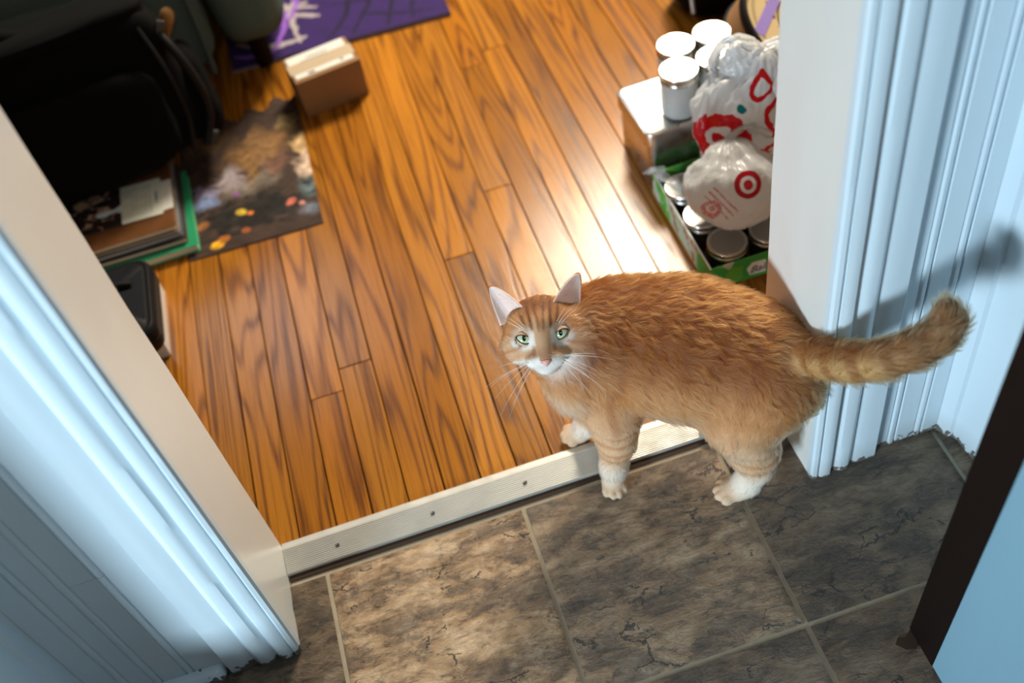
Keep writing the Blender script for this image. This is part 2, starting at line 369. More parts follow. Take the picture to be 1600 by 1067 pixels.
# ------------------------------------------------------------------ metal threshold
th=thing('threshold_strip','ribbed silver metal threshold strip between the wood and slate floors','threshold',(0,0,0))
pr=[(.379,.0035),(.379,.0072),(.3765,.0098),(.366,.0125)]
yy=.3655
for q in range(13):
    y=.3645-.0030*q; z=.0122-.00062*q
    pr+=[(y,z),(y-.0010,z+.0001),(y-.0014,z-.0014),(y-.0026,z-.0016)]
pr+=[(.3255,.0030),(.3255,-.003),(.379,-.003)]
V=[];F=[];n=len(pr)
for x in (JL+.0005,JR-.0005):
    for y,z in pr: V.append((x,y,z))
for q in range(n): F.append((q,(q+1)%n,n+(q+1)%n,n+q))
F.append(tuple(range(n))[::-1]);F.append(tuple(range(n,2*n)))
mesh('strip',V,F,M['alu'],th,True,20)
for x in (-.585,-.436,-.290,-.146,.0):
    s_=lathe('screw',[(.0,.0),(.0032,.0),(.0032,.0012),(.0022,.0018),(.0,.0012)],M['screw'],th,14); s_.location=(x,.3455,.0080); s_.rotation_euler=(-.2,0,0)
# ------------------------------------------------------------------ right-hand pile: tin, jars, tray, bags, drum
def rrect(w,d,r,n=6):
    out=[]
    for cx,cy,a0 in ((w/2-r,d/2-r,0),(-w/2+r,d/2-r,PI/2),(-w/2+r,-d/2+r,PI),(w/2-r,-d/2+r,1.5*PI)):
        for k in range(n+1): a=a0+PI/2*k/n; out.append((cx+r*math.cos(a),cy+r*math.sin(a)))
    return out
def loft(name,secs,mat,parent=None,deg=35,caps=True):
    V=[];F=[];n=len(secs[0])
    for s_ in secs: V+=s_
    for i in range(len(secs)-1):
        for q in range(n): F.append((i*n+q,i*n+(q+1)%n,(i+1)*n+(q+1)%n,(i+1)*n+q))
    if caps: F.append(tuple(range(n))[::-1]); F.append(tuple((len(secs)-1)*n+q for q in range(n)))
    return mesh(name,V,F,mat,parent,True,deg)
def rsec(w,d,r,z): return [(x,y,z) for x,y in rrect(w,d,r)]
FZ=.004
t=thing('storage_tin','rectangular silver tin with a shiny hinged lid under the small jars','tin',(.214,.952,FZ),math.radians(2))
loft('tin_body',[rsec(.196,.142,.012,0),rsec(.199,.145,.014,.003),rsec(.199,.145,.014,.108)],M['tin'],t)
loft('tin_lid',[rsec(.206,.152,.016,.096),rsec(.209,.155,.018,.0975),rsec(.209,.155,.018,.120),rsec(.206,.152,.017,.1245),rsec(.198,.144,.014,.1262),rsec(.192,.138,.012,.1250),rsec(.10,.06,.01,.1256)],M['tin'],t,30)
def make_jar(label,loc,h,fill,group,R=.0335):
    t=thing('canning_jar',label,'jar',loc,0,group)
    prof=[(0,.003),(R-.007,.0015),(R-.003,.003),(R-.001,.007)]
    nr=int((h-.03)/.006)
    for q in range(nr+1):
        z=.010+(h-.034)*q/nr; prof.append((R-.0012+.0009*math.sin(q*PI),z)); prof.append((R-.0004,z+.003))
    prof+=[(R-.003,h-.016),(R-.0035,h-.004),(0,h-.004)]
    lathe('jar_glass',prof,M['glass'],t,36,60)
    zf=h*.80 if fill!='dark' else h*.6
    lathe('filling',[(0,.0045),(R-.006,.0045),(R-.0035,.008),(R-.0032,zf-.003),(R-.006,zf),(0,zf-.001)],M['salt'] if fill=='white' else M['brown'],t,28,50)
    b=lathe('screw_band',[(R-.0005,h-.017),(R+.0012,h-.0165),(R+.0012,h-.0145),(R+.0003,h-.013),(R+.0013,h-.0115),(R+.0003,h-.010),(R+.0012,h-.0085),(R+.0008,h-.002),(R-.0002,h-.0005),(R-.003,h-.0003),(R-.0045,h-.0012),(R-.0030,h-.004),(R-.0020,h-.016)],M['lidband'],t,44,50,ring=True)
    lathe('lid_disc',[(0,h-.0021),(R*.60,h-.0020),(R*.72,h-.0019),(R*.755,h-.0012),(R-.0038,h-.0011),(R-.0036,h-.003)],M['lid'] if fill=='white' else M['shadedlid'],t,44,25)
    return t
zt=FZ+.1268
make_jar('small lidded jar of white powder at the front corner of the tin',(.192,.912,zt),.092,'white','jars on the tin')
make_jar('silver-lidded jar directly behind the jar of white powder',(.214,.981,zt),.092,'white','jars on the tin')
make_jar('silver-lidded jar at the back beside the brown drum rim',(.284,.985,zt),.092,'white','jars on the tin')
make_jar('silver-lidded jar on the tin partly covered by the bag handle',(.262,.916,zt),.092,'white','jars on the tin')
# green tray of jars
t=thing('jar_tray','green printed cardboard tray holding low jars on the wood floor','tray',(.262,.728,FZ),math.radians(0))
def tray():
    w,d,h,k=.294,.266,.052,.0028
    pn=[('side_panel',-w/2,-w/2+k,-d/2,d/2),('side_panel',w/2-k,w/2,-d/2,d/2),('front_panel',-w/2+k,w/2-k,-d/2,-d/2+k),('back_panel',-w/2+k,w/2-k,d/2-k,d/2)]
    tm=NT('tray_print'); c=tm.coord(); sp=tm.n('SeparateXYZ',Vector=c)
    base=tm.mix(tm.math('GREATER_THAN',tm.noise(c,22,2,.5),.56),(.05,.36,.07),(.13,.44,.06))
    base=tm.mix(tm.math('GREATER_THAN',tm.noise(tm.vmath('MULTIPLY',c,(1,1,.6)),30,2,.5),.60),base,(.50,.56,.42))
    side=tm.math('LESS_THAN',sp.outputs[0],-w/2+k+.0005)
    yb=tm.math('MULTIPLY',tm.math('GREATER_THAN',sp.outputs[1],-.075),tm.math('LESS_THAN',sp.outputs[1],.05))
    base=tm.mix(tm.math('MULTIPLY',side,tm.math('MULTIPLY',yb,.85)),base,tm.mix(tm.math('GREATER_THAN',tm.noise(tm.vmath('MULTIPLY',c,(1,60,45)),1,2,.6),.56),(.46,.50,.40),(.42,.08,.08)))
    tm.P(Base__Color=base,Roughness=.45)
    for nm,a,b,e,f in pn: box(nm,a,b,e,f,0,h,tm.m,t,.0006,1)
    box('tray_base',-w/2+k,w/2-k,-d/2+k,d/2-k,0,.003,M['card'],t)
    # white cut edge of the card and a pale label with dark lettering on the front panel
    box('rim_edge',-w/2,-w/2+k,-d/2,d/2,h,h+.0006,M['paper'],t)
    lb=[(.002,.010),(.030,.008),(.034,.020),(.030,.036),(.006,.038),(-.004,.026)]
    lx=-.078
    V=[(lx+a,-d/2-.0009,b) for a,b in lb]+[(lx+a,-d/2,b) for a,b in lb]
    L=mesh('front_label',V,[tuple(range(6))]+[(i,6+i,6+(i+1)%6,(i+1)%6) for i in range(6)],M['paper'],t,False)
    cu=bpy.data.curves.new('lettering','FONT'); cu.body='Ball'; cu.size=.022; cu.shear=.35; cu.extrude=.0003
    o_=bpy.data.objects.new('lettering_curve',cu); mt_=bpy.data.meshes.new_from_object(o_); bpy.data.objects.remove(o_); o=link('lettering',mt_,M['screw'],L); o.location=(lx+.001,-d/2-.0011,.014); o.rotation_euler=(PI/2,0,.0)
tray()
jl=['low sealed jar nearest the cat in the green tray','low jar with a bright lid peeking out beside the white bag','low jar at the left side of the tray half under the bag','low jar at the tray front against the door jamb']
for (x,y),lab in zip(((.163,.636),(.150,.792),(.152,.712),(.238,.636)),jl): make_jar(lab,(x,y,FZ+.0032),.060,'dark','low jars in the green tray')
for x,y in ((.226,.712),): make_jar('low jar in the middle of the tray under the roundel bag',(x,y,FZ+.0032),.060,'dark','low jars in the green tray')
def plastic(name,red):
    t=NT(name); c=t.coord(); sp=t.n('SeparateXYZ',Vector=c)
    base=(.84,.88,.91); red_c=(.68,.008,.018)
    def ring(center,u,v,r0,r1,rin,warp=0):
        d=t.vmath('SUBTRACT',c,center)
        if warp:
            nz=t.n('TexNoise',Vector=c,Scale=26,Detail=2); d=t.vmath('ADD',d,t.vmath('SCALE',t.vmath('SUBTRACT',nz.outputs['Color'],(.5,.5,.5)),warp))
        def dot(a):
            nd=t.t.nodes.new('ShaderNodeVectorMath'); nd.operation='DOT_PRODUCT'; t.set(nd.inputs[0],d); t.set(nd.inputs[1],a); return nd.outputs['Value']
        a,b=dot(u),dot(v); rr=t.math('SQRT',t.math('ADD',t.math('MULTIPLY',a,a),t.math('MULTIPLY',b,b)))
        w=t.math('GREATER_THAN',dot(tuple(Vector(u).cross(Vector(v)))),-.03)
        k=t.math('MULTIPLY',t.math('GREATER_THAN',rr,r0),t.math('LESS_THAN',rr,r1))
        return t.math('MULTIPLY',t.math('MAXIMUM',k,t.math('LESS_THAN',rr,rin)),w),a,b
    if red=='logo':
        n=Vector((-.15,-.74,.65)).normalized(); u=Vector((.975,-.20,0)); u=(u-n*u.dot(n)).normalized(); v=n.cross(u)
        k,a,b=ring((.004,-.028,.030),tuple(u),tuple(v),.0140,.0225,.0080,.004)
        # narrow printed lines and small seal at the left of the roundel
        a2=t.math('ADD',t.math('MULTIPLY',a,.80),t.math('MULTIPLY',b,.60)); b2=t.math('SUBTRACT',t.math('MULTIPLY',b,.80),t.math('MULTIPLY',a,.60))
        ln=t.math('LESS_THAN',t.math('ABSOLUTE',t.math('SUBTRACT',t.math('FRACT',t.math('MULTIPLY',a2,110)),.5)),.16)
        win=t.math('MULTIPLY',t.math('MULTIPLY',t.math('GREATER_THAN',a2,-.060),t.math('LESS_THAN',a2,-.034)),t.math('MULTIPLY',t.math('GREATER_THAN',b2,-.020),t.math('LESS_THAN',b2,.036)))
        tx=t.math('MULTIPLY',t.math('MULTIPLY',ln,win),t.math('GREATER_THAN',t.noise(c,420,1,.5),.42))
        k2,_,_=ring((-.057,-.028,.000),tuple(u),tuple(v),.008,.0145,.005,.014)
        k2=t.math('MULTIPLY',k2,t.math('GREATER_THAN',t.noise(c,300,1,.5),.40))
        col=t.mix(k,base,(.52,.008,.025)); col=t.mix(t.math('MULTIPLY',t.math('MAXIMUM',tx,k2),.75),col,(.62,.05,.08))
    else:
        ks=[]
        for ce,u,v,r0,r1,ri in (((-.058,-.03,.012),(.80,-.55,-.2),(.1,.3,.94),.024,.045,.012),((-.02,-.06,-.045),(.95,-.2,0),(.05,.3,.94),.021,.036,.012),((.055,-.06,-.005),(.9,-.3,.1),(0,.3,.94),.018,.031,.010),((-.075,-.01,-.06),(.5,-.8,.0),(.1,.2,.94),.014,.026,.008),((.02,-.02,.075),(.9,-.2,.3),(0,.8,.6),.012,.02,.0),((-.030,-.055,-.012),(.85,-.4,.1),(.1,.3,.94),.0,.0,.019),((.015,-.06,-.035),(.9,-.3,0),(0,.3,.94),.012,.024,.004),((-.065,-.035,-.045),(.6,-.7,0),(.1,.3,.94),.008,.022,.0),((.05,-.045,.03),(.9,-.3,.1),(0,.4,.9),.024,.034,.013)):
            u=Vector(u).normalized(); v=Vector(v); v=(v-u*v.dot(u)).normalized()
            k,_,_=ring(ce,tuple(u),tuple(v),r0,r1,ri,.035); ks.append(k)
        k=ks[0]
        for q in ks[1:]: k=t.math('MAXIMUM',k,q)
        col=t.mix(k,base,red_c)
        kt,_,_=ring((-.022,-.035,.058),(.8,-.5,.2),(.1,.6,.8),.0,.0085,.0,.03); col=t.mix(kt,col,(.0,.22,.24))
        kt,_,_=ring((-.055,-.045,-.035),(.8,-.5,.2),(.1,.6,.8),.0,.007,.0,.02); col=t.mix(kt,col,(.01,.06,.06))
    t.P(Base__Color=col,Roughness=.22)
    tr=t.n('BsdfTranslucent',Color=col); mx=t.n('MixShader',Fac=.42); t.t.links.new(t.b.outputs[0],mx.inputs[1]); t.t.links.new(tr.outputs[0],mx.inputs[2]); t.t.links.new(mx.outputs[0],t.out.inputs[0])
    t.bump(t.noise(c,70,3,.6,.6),.25,.003); return t.m
def plastic_plain():
    t=NT('plain_white_plastic'); c=t.coord(); col=(.86,.88,.90); t.P(Base__Color=col,Roughness=.22)
    tr=t.n('BsdfTranslucent',Color=col); mx=t.n('MixShader',Fac=.35); t.t.links.new(t.b.outputs[0],mx.inputs[1]); t.t.links.new(tr.outputs[0],mx.inputs[2]); t.t.links.new(mx.outputs[0],t.out.inputs[0])
    t.bump(t.noise(c,70,3,.6,.6),.2,.003); return t.m
def bag_blob(name,rad,gather,mat,parent,seed,pleat=.10,floor=None,sub=6,rough=1.0):
    bm=bmesh.new(); bmesh.ops.create_icosphere(bm,subdivisions=sub,radius=1)
    P=np.array([v.co[:] for v in bm.verts]); g=np.array(gather,float); g/=np.linalg.norm(g)
    ca=P@g; a=np.array((.3,.5,-.8)); a-=g*(a@g); a/=np.linalg.norm(a); b=np.cross(g,a)
    th_=np.arctan2(P@b,P@a)
    Q=np.stack([np.cos(th_)*2.4,np.sin(th_)*2.4,ca*.55],-1)
    rid=1-np.abs(2*fbm(Q,1.8,seed,3)-1)*2
    w=np.clip((ca+.45)/1.1,0,1)
    big=fbm(P,1.5,seed+5,2)-.5
    def crease(f,sd): return 1-np.abs(2*fbm(P+.35*np.stack([fbm(P,2.2,sd+i,2) for i in range(3)],-1),f,sd+4,2)-1)*2.6
    cr=np.clip(crease(2.6,seed+9),-.6,1); cr2=np.clip(crease(6.0,seed+19),-.5,1)
    r=1+pleat*w*rid+.34*big+rough*(.085*cr*(1-.3*w)+.030*cr2)
    pk=np.clip((ca-.80)/.2,0,1); r=r+pk**1.5*.25
    P2=P*r[:,None]*np.array(rad)
    if floor is not None: P2[:,2]=np.maximum(P2[:,2],floor+.004*(fbm(P,5,seed+3,2)-.5))
    for v,c in zip(bm.verts,P2): v.co=c
    return link(name,bm_mesh(bm,name,True),mat,parent)
def ribbon_loop(pts,w,seed,nw=6):
    """crumpled plastic handle: strip swept along pts with a folded cross-section, two-sided thin solid"""
    pts=[Vector(p) for p in pts]; V=[];F=[]; N=len(pts)
    for i,p in enumerate(pts):
        t_=(pts[min(i+1,N-1)]-pts[max(i-1,0)]).normalized(); s_=t_.cross(Vector((.2,.5,.8))).normalized(); u=s_.cross(t_)
        for q in range(2*nw):
            a=2*PI*q/(2*nw); rr_=w*(1+.35*math.sin(a*3+i*.9+seed)+.2*math.sin(i*1.7+q))
            V.append(p+s_*math.cos(a)*rr_+u*math.sin(a)*rr_*.42)
    n=2*nw
    for i in range(N-1):
        for q in range(n): F.append((i*n+q,i*n+(q+1)%n,(i+1)*n+(q+1)%n,(i+1)*n+q))
    F.append(tuple(range(n))[::-1]); F.append(tuple((N-1)*n+q for q in range(n)))
    return V,F
def smooth_path(pts,k=5):
    out=[];P=[Vector(p) for p in pts]
    for i in range(len(P)-1):
        a=P[max(i-1,0)];b=P[i];c=P[i+1];d=P[min(i+2,len(P)-1)]
        for q in range(k):
            s_=q/k; out.append(.5*((2*b)+(c-a)*s_+(2*a-5*b+4*c-d)*s_*s_+(3*b-a-3*c+d)*s_**3))
    return out+[P[-1]]
pw=plastic('printed_white_plastic',''); pl=plastic('white_plastic_with_roundel','logo')
t=thing('plastic_bag','white plastic bag with big red ring prints slumped beside the tin','bag',(.268,.800,.165))
bag_blob('bag_body',(.088,.068,.095),(.25,.25,.95),pw,t,3,.10,-.10,6,.6)
V=[];F=[]
hh=ribbon_loop(smooth_path([(-.045,.03,.07),(-.038,.05,.100),(-.012,.062,.122),(.018,.055,.124),(.040,.035,.105),(.052,.02,.085)]),.0155,1)
wpl=plastic_plain(); mesh('bag_handle',hh[0],hh[1],wpl,t,True,70)
for (lx,ly,lz,ra,g,sd) in ((.005,.018,.098,(.040,.026,.030),(-.3,.2,.9),51),(.058,.02,.098,(.036,.026,.026),(.9,.1,.3),57),(.062,-.025,.060,(.040,.028,.040),(.3,.3,.9),63)):
    o_=bag_blob('bag_handle',ra,g,wpl,t,sd,.22,None,5,.8); o_.location=(lx,ly,lz)
t=thing('plastic_bag','smaller knotted white plastic bag with a red roundel on the jar tray','bag',(.200,.688,.128))
bag_blob('bag_body',(.078,.070,.058),(.08,.55,.80),pl,t,11,.13,-.058,6,.38)
hh=ribbon_loop(smooth_path([(.005,.04,.045),(.02,.055,.068),(.05,.05,.075),(.075,.03,.062)]),.013,.7); mesh('bag_handle',hh[0],hh[1],pl,t,True,70)
# clear shrink wrap torn at the tray corner
wm=NT('clear_film'); wm.P(Base__Color=(.9,.92,.92),Roughness=.12,Alpha=.38); wm=wm.m
hh=ribbon_loop(smooth_path([(.108,.868,.052),(.125,.852,.068),(.128,.83,.062),(.14,.805,.066),(.152,.775,.062)]),.011,1.9)
tag(mesh('plastic_film',hh[0],hh[1],wm,None,True,70),'torn clear plastic film at the back corner of the green tray','film')
# drum-shaped round box with black rims
ax=Vector((.36,-.33,.87)).normalized()
t=thing('round_box','round brown drum-shaped box with black rims and cream printed top','drum',(.495,1.016,.150)); t.rotation_mode='QUATERNION'; t.rotation_quaternion=ax.to_track_quat('Z','Y')
R_=.1405
lathe('shell',[(R_-.002,-.078),(R_-.002,-.004),(R_-.005,-.004),(R_-.005,-.078)],M['card'],t,72,ring=True)
lathe('bottom_rim',[(R_-.006,-.085),(R_+.002,-.084),(R_+.003,-.079),(R_+.002,-.074),(R_-.002,-.073)],M['rubber'],t,72,ring=True)
lathe('top_rim',[(R_-.004,-.016),(R_+.001,-.016),(R_+.0025,-.010),(R_+.0025,.0),(R_+.001,.003),(R_-.004,.004),(R_-.006,.001)],M['blackgloss'],t,72,ring=True)
tm=NT('cream_drum_print'); c=tm.coord(); sp=tm.n('SeparateXYZ',Vector=c)
rr_=tm.math('SQRT',tm.math('ADD',tm.math('MULTIPLY',sp.outputs[0],sp.outputs[0]),tm.math('MULTIPLY',sp.outputs[1],sp.outputs[1])))
k=0
for a,b in ((.120,.1217),(.116,.117),(.066,.070)):
    q=tm.math('MULTIPLY',tm.math('GREATER_THAN',rr_,a),tm.math('LESS_THAN',rr_,b)); k=q if k==0 else tm.math('MAXIMUM',k,q)
fl_=tm.math('MULTIPLY',tm.math('GREATER_THAN',tm.noise(c,46,2,.5,.4),.58),tm.math('MULTIPLY',tm.math('GREATER_THAN',rr_,.074),tm.math('LESS_THAN',rr_,.110)))
tm.P(Base__Color=tm.mix(tm.math('MAXIMUM',k,fl_),tm.mix(tm.noise(c,14,3,.6),(.70,.52,.27),(.78,.62,.36)),(.035,.028,.02)),Roughness=.4)
lathe('top_disc',[(0,-.003),(R_-.004,-.003),(R_-.004,-.006),(0,-.006)],tm.m,t,72)
tp=box('tape',-.011,.011,-.055,.055,-.0028,-.0022,flat('purple_tape',(.36,.27,.72),.4,.1,60),t)
q=t.rotation_quaternion.inverted()@(Vector((.366,.905,.0))-Vector((.432,.922,0)))
tp.location=(-.046,.079,0); tp.rotation_euler=(0,0,-1.52)
# black bag behind the drum with a grey zip pull
t=thing('black_bag','black soft bag standing behind the brown drum','bag',(.50,1.37,FZ))
def soft_box(name,w,d,h,mat,parent,seed,loc=(0,0,0),amp=.02,pw_=5.0,sub=5,rot=None):
    bm=bmesh.new(); bmesh.ops.create_icosphere(bm,subdivisions=sub,radius=1)
    P=np.array([v.co[:] for v in bm.verts]); k=(np.abs(P)**pw_).sum(1)**(-1/pw_); P=P*k[:,None]
    nz=fbm(P,2.2,seed,3)-.5; P=P*np.array((w/2,d/2,h/2)); nn=P/np.maximum(np.linalg.norm(P,axis=1,keepdims=True),1e-6); P=P+nn*(nz*amp)[:,None]; P[:,2]+=h/2
    if rot is not None: P=P@np.array(rot.to_3x3()).T
    P=P+np.array(loc); P[:,2]=np.maximum(P[:,2],0) if parent is not None and loc[2]>=0 and rot is None else P[:,2]
    for v,c_ in zip(bm.verts,P): v.co=c_
    return link(name,bm_mesh(bm,name,True),mat,parent)
soft_box('bag_body',.30,.20,.20,M['black'],t,4,(0,0,0),.03,3.2)
vs=tube(smooth_path([(-.142,-.095,.15),(-.148,-.12,.115),(-.15,-.135,.085)]),.005,8); tubes('zip_pull',[vs],metal('dull_zip',(.45,.45,.46),.4),t)
vs=tube(smooth_path([(-.10,-.08,.195),(.0,-.085,.205),(.1,-.06,.20)]),.005,8); tubes('strap',[vs],M['rubber'],t)
# ------------------------------------------------------------------ cardboard box
t=thing('cardboard_box','small brown cardboard box with a white label standing on the floor','box',(-.4005,1.4530,FZ),math.radians(9.3))
bw,bd,bh=.144,.100,.088
box('carton',-bw/2,bw/2,-bd/2,bd/2,0,bh,M['card'],t,.0012,2)
box('shipping_label',-.066,.064,-.037,.048,bh,bh+.0006,M['paper'],t,0)
box('tape',-bw/2-.0004,bw/2+.0004,-.020,.018,bh+.0006,bh+.0011,M['tape'],t,0)
for a,b,w,h_ in ((-.030,-.030,.016,.007),(.040,-.026,.008,.006),(-.01,.018,.060,.0022),(.0,.028,.05,.0022)):
    box('print_mark',a-w/2,a+w/2,b-h_/2,b+h_/2,bh+.0006,bh+.0013,flat('label_print',(.22,.22,.22),.7),t)
# ------------------------------------------------------------------ purple rug
def rugcol(u,v):
    P=np.stack([u*.5,v*.8,0*u],-1); c=np.zeros(u.shape+(3,)); c[:]=(.034,.012,.115)
    c*= (.8+.4*fbm(P,60,3,2))[...,None]
    rg=np.random.default_rng(5)
    def stroke(x0,y0,x1,y1,w,colr,bend=0):
        dx,dy=x1-x0,y1-y0; L=math.hypot(dx,dy); s_=((P[...,0]-x0)*dx+(P[...,1]-y0)*dy)/L; d=((P[...,0]-x0)*-dy+(P[...,1]-y0)*dx)/L
        d=d+bend*np.sin(np.clip(s_/L,0,1)*PI)+(fbm(P,50,int(x0*100),2)-.5)*.010
        m_=(s_>0)&(s_<L)&(np.abs(d)<w*(1-.5*np.abs(2*s_/L-1))); c[m_]=colr
    W=(.46,.40,.42);V_=(.30,.12,.60);D=(.012,.006,.035)
    for a in ((.02,.10,.18,.06,.012,W,.03),(.04,.16,.22,.13,.010,W,-.02),(.10,.03,.15,.22,.007,V_,.01),(.02,.24,.20,.20,.012,W,.02),(.03,.20,.17,.17,.006,V_,.0),(.10,.30,.22,.17,.011,W,.03),(.16,.04,.20,.30,.009,W,-.02),(.01,.05,.10,.03,.008,V_,.01),(.15,.14,.17,.34,.007,V_,.02),
              (.28,.02,.40,.26,.006,D,.0),(.30,.10,.47,.03,.005,D,.01),(.36,.02,.44,.20,.006,D,-.01),(.25,.16,.48,.13,.005,D,.0),(.42,.02,.45,.25,.005,D,.0),(.22,.02,.30,.22,.006,D,.02),(.33,.20,.48,.24,.005,D,0)): stroke(*a)
    e=np.minimum(np.minimum(u,1-u)*.5,np.minimum(v,1-v)*.8); c[e<.008]=(.03,.012,.08)
    return c
A=(-.600,1.632);
def rugfn(u,v): 
    x=-.600+.512*u; y=1.6365-.026*u+.8*v; return (x+.0*v,y,FZ+.0085+.0012*math.sin(u*9)*math.sin(v*13))
tag(grid('rug',150,200,rugfn,M['rugprint'],None,rugcol,.008),'purple rug with pale and dark scribbled strokes behind the cardboard box','rug')
# ------------------------------------------------------------------ jigsaw picture lying on the floor
def piccol(u,v):
    P=np.stack([u*.26,v*.44,0*u],-1); BR=1.3; n=fbm(P,22,11,4); n2=fbm(P*np.array((1,1.6,1)),46,12,3); n3=fbm(P,9,14,3); n4=fbm(P,90,15,2)
    c=np.zeros(u.shape+(3,)); c[:]=(.022,.014,.012); c+=n2[...,None]*np.array((.05,.03,.02))
    def blob(cx,cy,rx,ry,colr,hard=2.5,s=.55):
        nonlocal c
        d=np.sqrt(((u-cx)/rx)**2+((v-cy)/ry)**2)+(n-.5)*2.6*s+(n2-.5)*2.2*s; k=np.clip((1-d)*hard*.7,0,1)[...,None]; c=c*(1-k)+np.array(colr)*k*(.25+1.5*n2[...,None])*(.55+.9*n4[...,None])
    blob(.62,.66,.34,.22,(.20,.105,.040)); blob(.45,.45,.35,.14,(.15,.125,.10)); blob(.36,.50,.20,.10,(.30,.25,.27)); blob(.17,.45,.16,.10,(.26,.24,.38)); blob(.16,.38,.14,.06,(.20,.27,.48),2.5,.4)
    blob(.97,.62,.10,.10,(.42,.28,.13)); blob(.98,.44,.13,.11,(.62,.46,.34)); blob(.9,.80,.12,.09,(.24,.17,.08)); blob(.97,.26,.16,.10,(.10,.14,.15)); blob(.93,.12,.10,.06,(.14,.16,.20))
    blob(.5,.22,.55,.14,(.018,.016,.014),4); blob(.25,.85,.3,.12,(.09,.055,.03)); blob(.55,.56,.08,.16,(.19,.10,.035)); blob(.75,.52,.12,.08,(.12,.06,.04))
    for x,y,r,cc in ((.42,.235,.05,(.62,.42,.04)),(.49,.22,.03,(.62,.17,.03)),(.22,.055,.06,(.75,.38,.02)),(.27,.085,.05,(.45,.15,.03)),(.44,.10,.04,(.35,.10,.03)),(.80,.20,.05,(.45,.12,.08)),(.12,.22,.07,(.22,.09,.03)),(.88,.17,.03,(.5,.22,.17)),(.40,.37,.03,(.22,.07,.26))): blob(x,y,r,r*.55,cc,4,.25)
    return c*BR
tb=Vector((-.487,1.054)); bl=Vector((-.752,1.060))
NXP,NYP=130,200
def picfn(u,v):
    x=-.752+(.265)*u+.008*v; top=.437-.012*(1-u)*2
    # ragged top edge where pieces are missing: stepped knobs
    k=math.floor(u*9); f=u*9-k; kn=[.0,.012,.004,.018,.006,.024,.012,.034,.020][min(k,8)]; kn+= .009*max(0,1-((f-.5)/.24)**2)*(1 if k%2 else -1)
    y=1.061-.007*u+v*(top-.03+kn*.9); return (x,y,FZ+.0032)
tag(grid('jigsaw_picture',NXP,NYP,picfn,M['print'],None,piccol,.0028),'dark painterly picture sheet with a ragged top edge on the floor','picture')
# ------------------------------------------------------------------ book stack
def book(name,label,x1,y0,w,d,z0,h,rz,cover,pages,cov=.0016,group='books and magazines in the stack'):
    t=thing(name,label,'book',(x1,y0,z0),rz,group)
    box('page_block',-w+.001,-.003,.003,d-.003,cov,h-cov,pages,t,.0004,1)
    box('back_cover',-w,0,0,d,0,cov,cover,t,.0005,1); box('front_cover',-w,0,0,d,h-cov,h,cover,t,.0005,1)
    box('spine',-w-.002,-w,0,d,0,h,cover,t,.0006,1)
    return t
z=FZ+.0034
book('hardback_book','green hardback book at the bottom of the stack',-.727,1.079,.30,.235,z,.017,.018,M['green'],M['cream']); z+=.0174
gm=flat('grey_magazine_cover',(.25,.22,.18),.35,.3,30); bm_=flat('blue_magazine_cover',(.07,.10,.16),.35,.3,30); dk=flat('dark_magazine_cover',(.05,.035,.025),.35,.4,30); br=flat('brown_magazine_cover',(.17,.07,.025),.32,.6,24)
book('magazine','dark-covered magazine lying on the green book',-.744,1.092,.27,.235,z,.010,-.01,dk,M['cream'],.0006); z+=.0102
book('magazine','blue-edged magazine in the middle of the stack',-.748,1.104,.27,.23,z,.007,.012,bm_,M['paper'],.0006); z+=.0072
book('magazine','grey magazine under the brown one',-.751,1.106,.27,.23,z,.006,.0,gm,M['cream'],.0006); z+=.0062
tp_=book('magazine','brown magazine on top of the stack',-.755,1.108,.27,.228,z,.011,.006,br,M['cream'],.0007); z+=.0113
# leaflets on top: dark floral cover next to a white printed page
def leafcol(u,v):
    P=np.stack([u*.22,v*.16,0*u],-1); n=fbm(P,40,21,3); n2=fbm(P,80,22,2); c=np.zeros(u.shape+(3,)); c[:]=(.015,.010,.010)
    for th_,cc in ((.60,(.16,.10,.08)),(.66,(.34,.25,.20)),(.72,(.42,.33,.13))): c[n>th_]=cc
    c[(n2>.74)]=(.40,.22,.18); d=np.sqrt(((u-.45)/.14)**2+((v-.42)/.08)**2)+(n-.5)*3; c[d<1]=(.42,.52,.58)
    R=(u>.60); page=np.zeros_like(c); page[:]=(.68,.71,.62)
    lines=((u*46)%1<.30)&(fbm(P*np.array((1,3,1)),70,9,1)>.36)&(v>.12)&(v<.88)&(u<.91); page[lines]=(.33,.38,.34)
    blk=(np.abs(u-.945)<.012)&(np.abs(v-.5)<.16)&(n2>.4); page[blk]=(.12,.25,.42); c=c*1.5; c[R]=page[R]*1.15; return c
lf=grid('leaflet',160,110,lambda u,v:(-.975+.200*u,1.158+.112*v-.004*u+.0,z+.0016+.0012*math.sin(u*PI)),M['print'],None,leafcol,.0014)
tag(lf,'open leaflet with a dark floral side and a white printed page','leaflet')
lf2=grid('loose_page',8,8,lambda u,v:(-.800+.046*u,1.164+.090*v,z+.0001+.0002*u),M['paper'],None,None,.0002)
tag(lf2,'plain white page poking out from under the open leaflet','page')
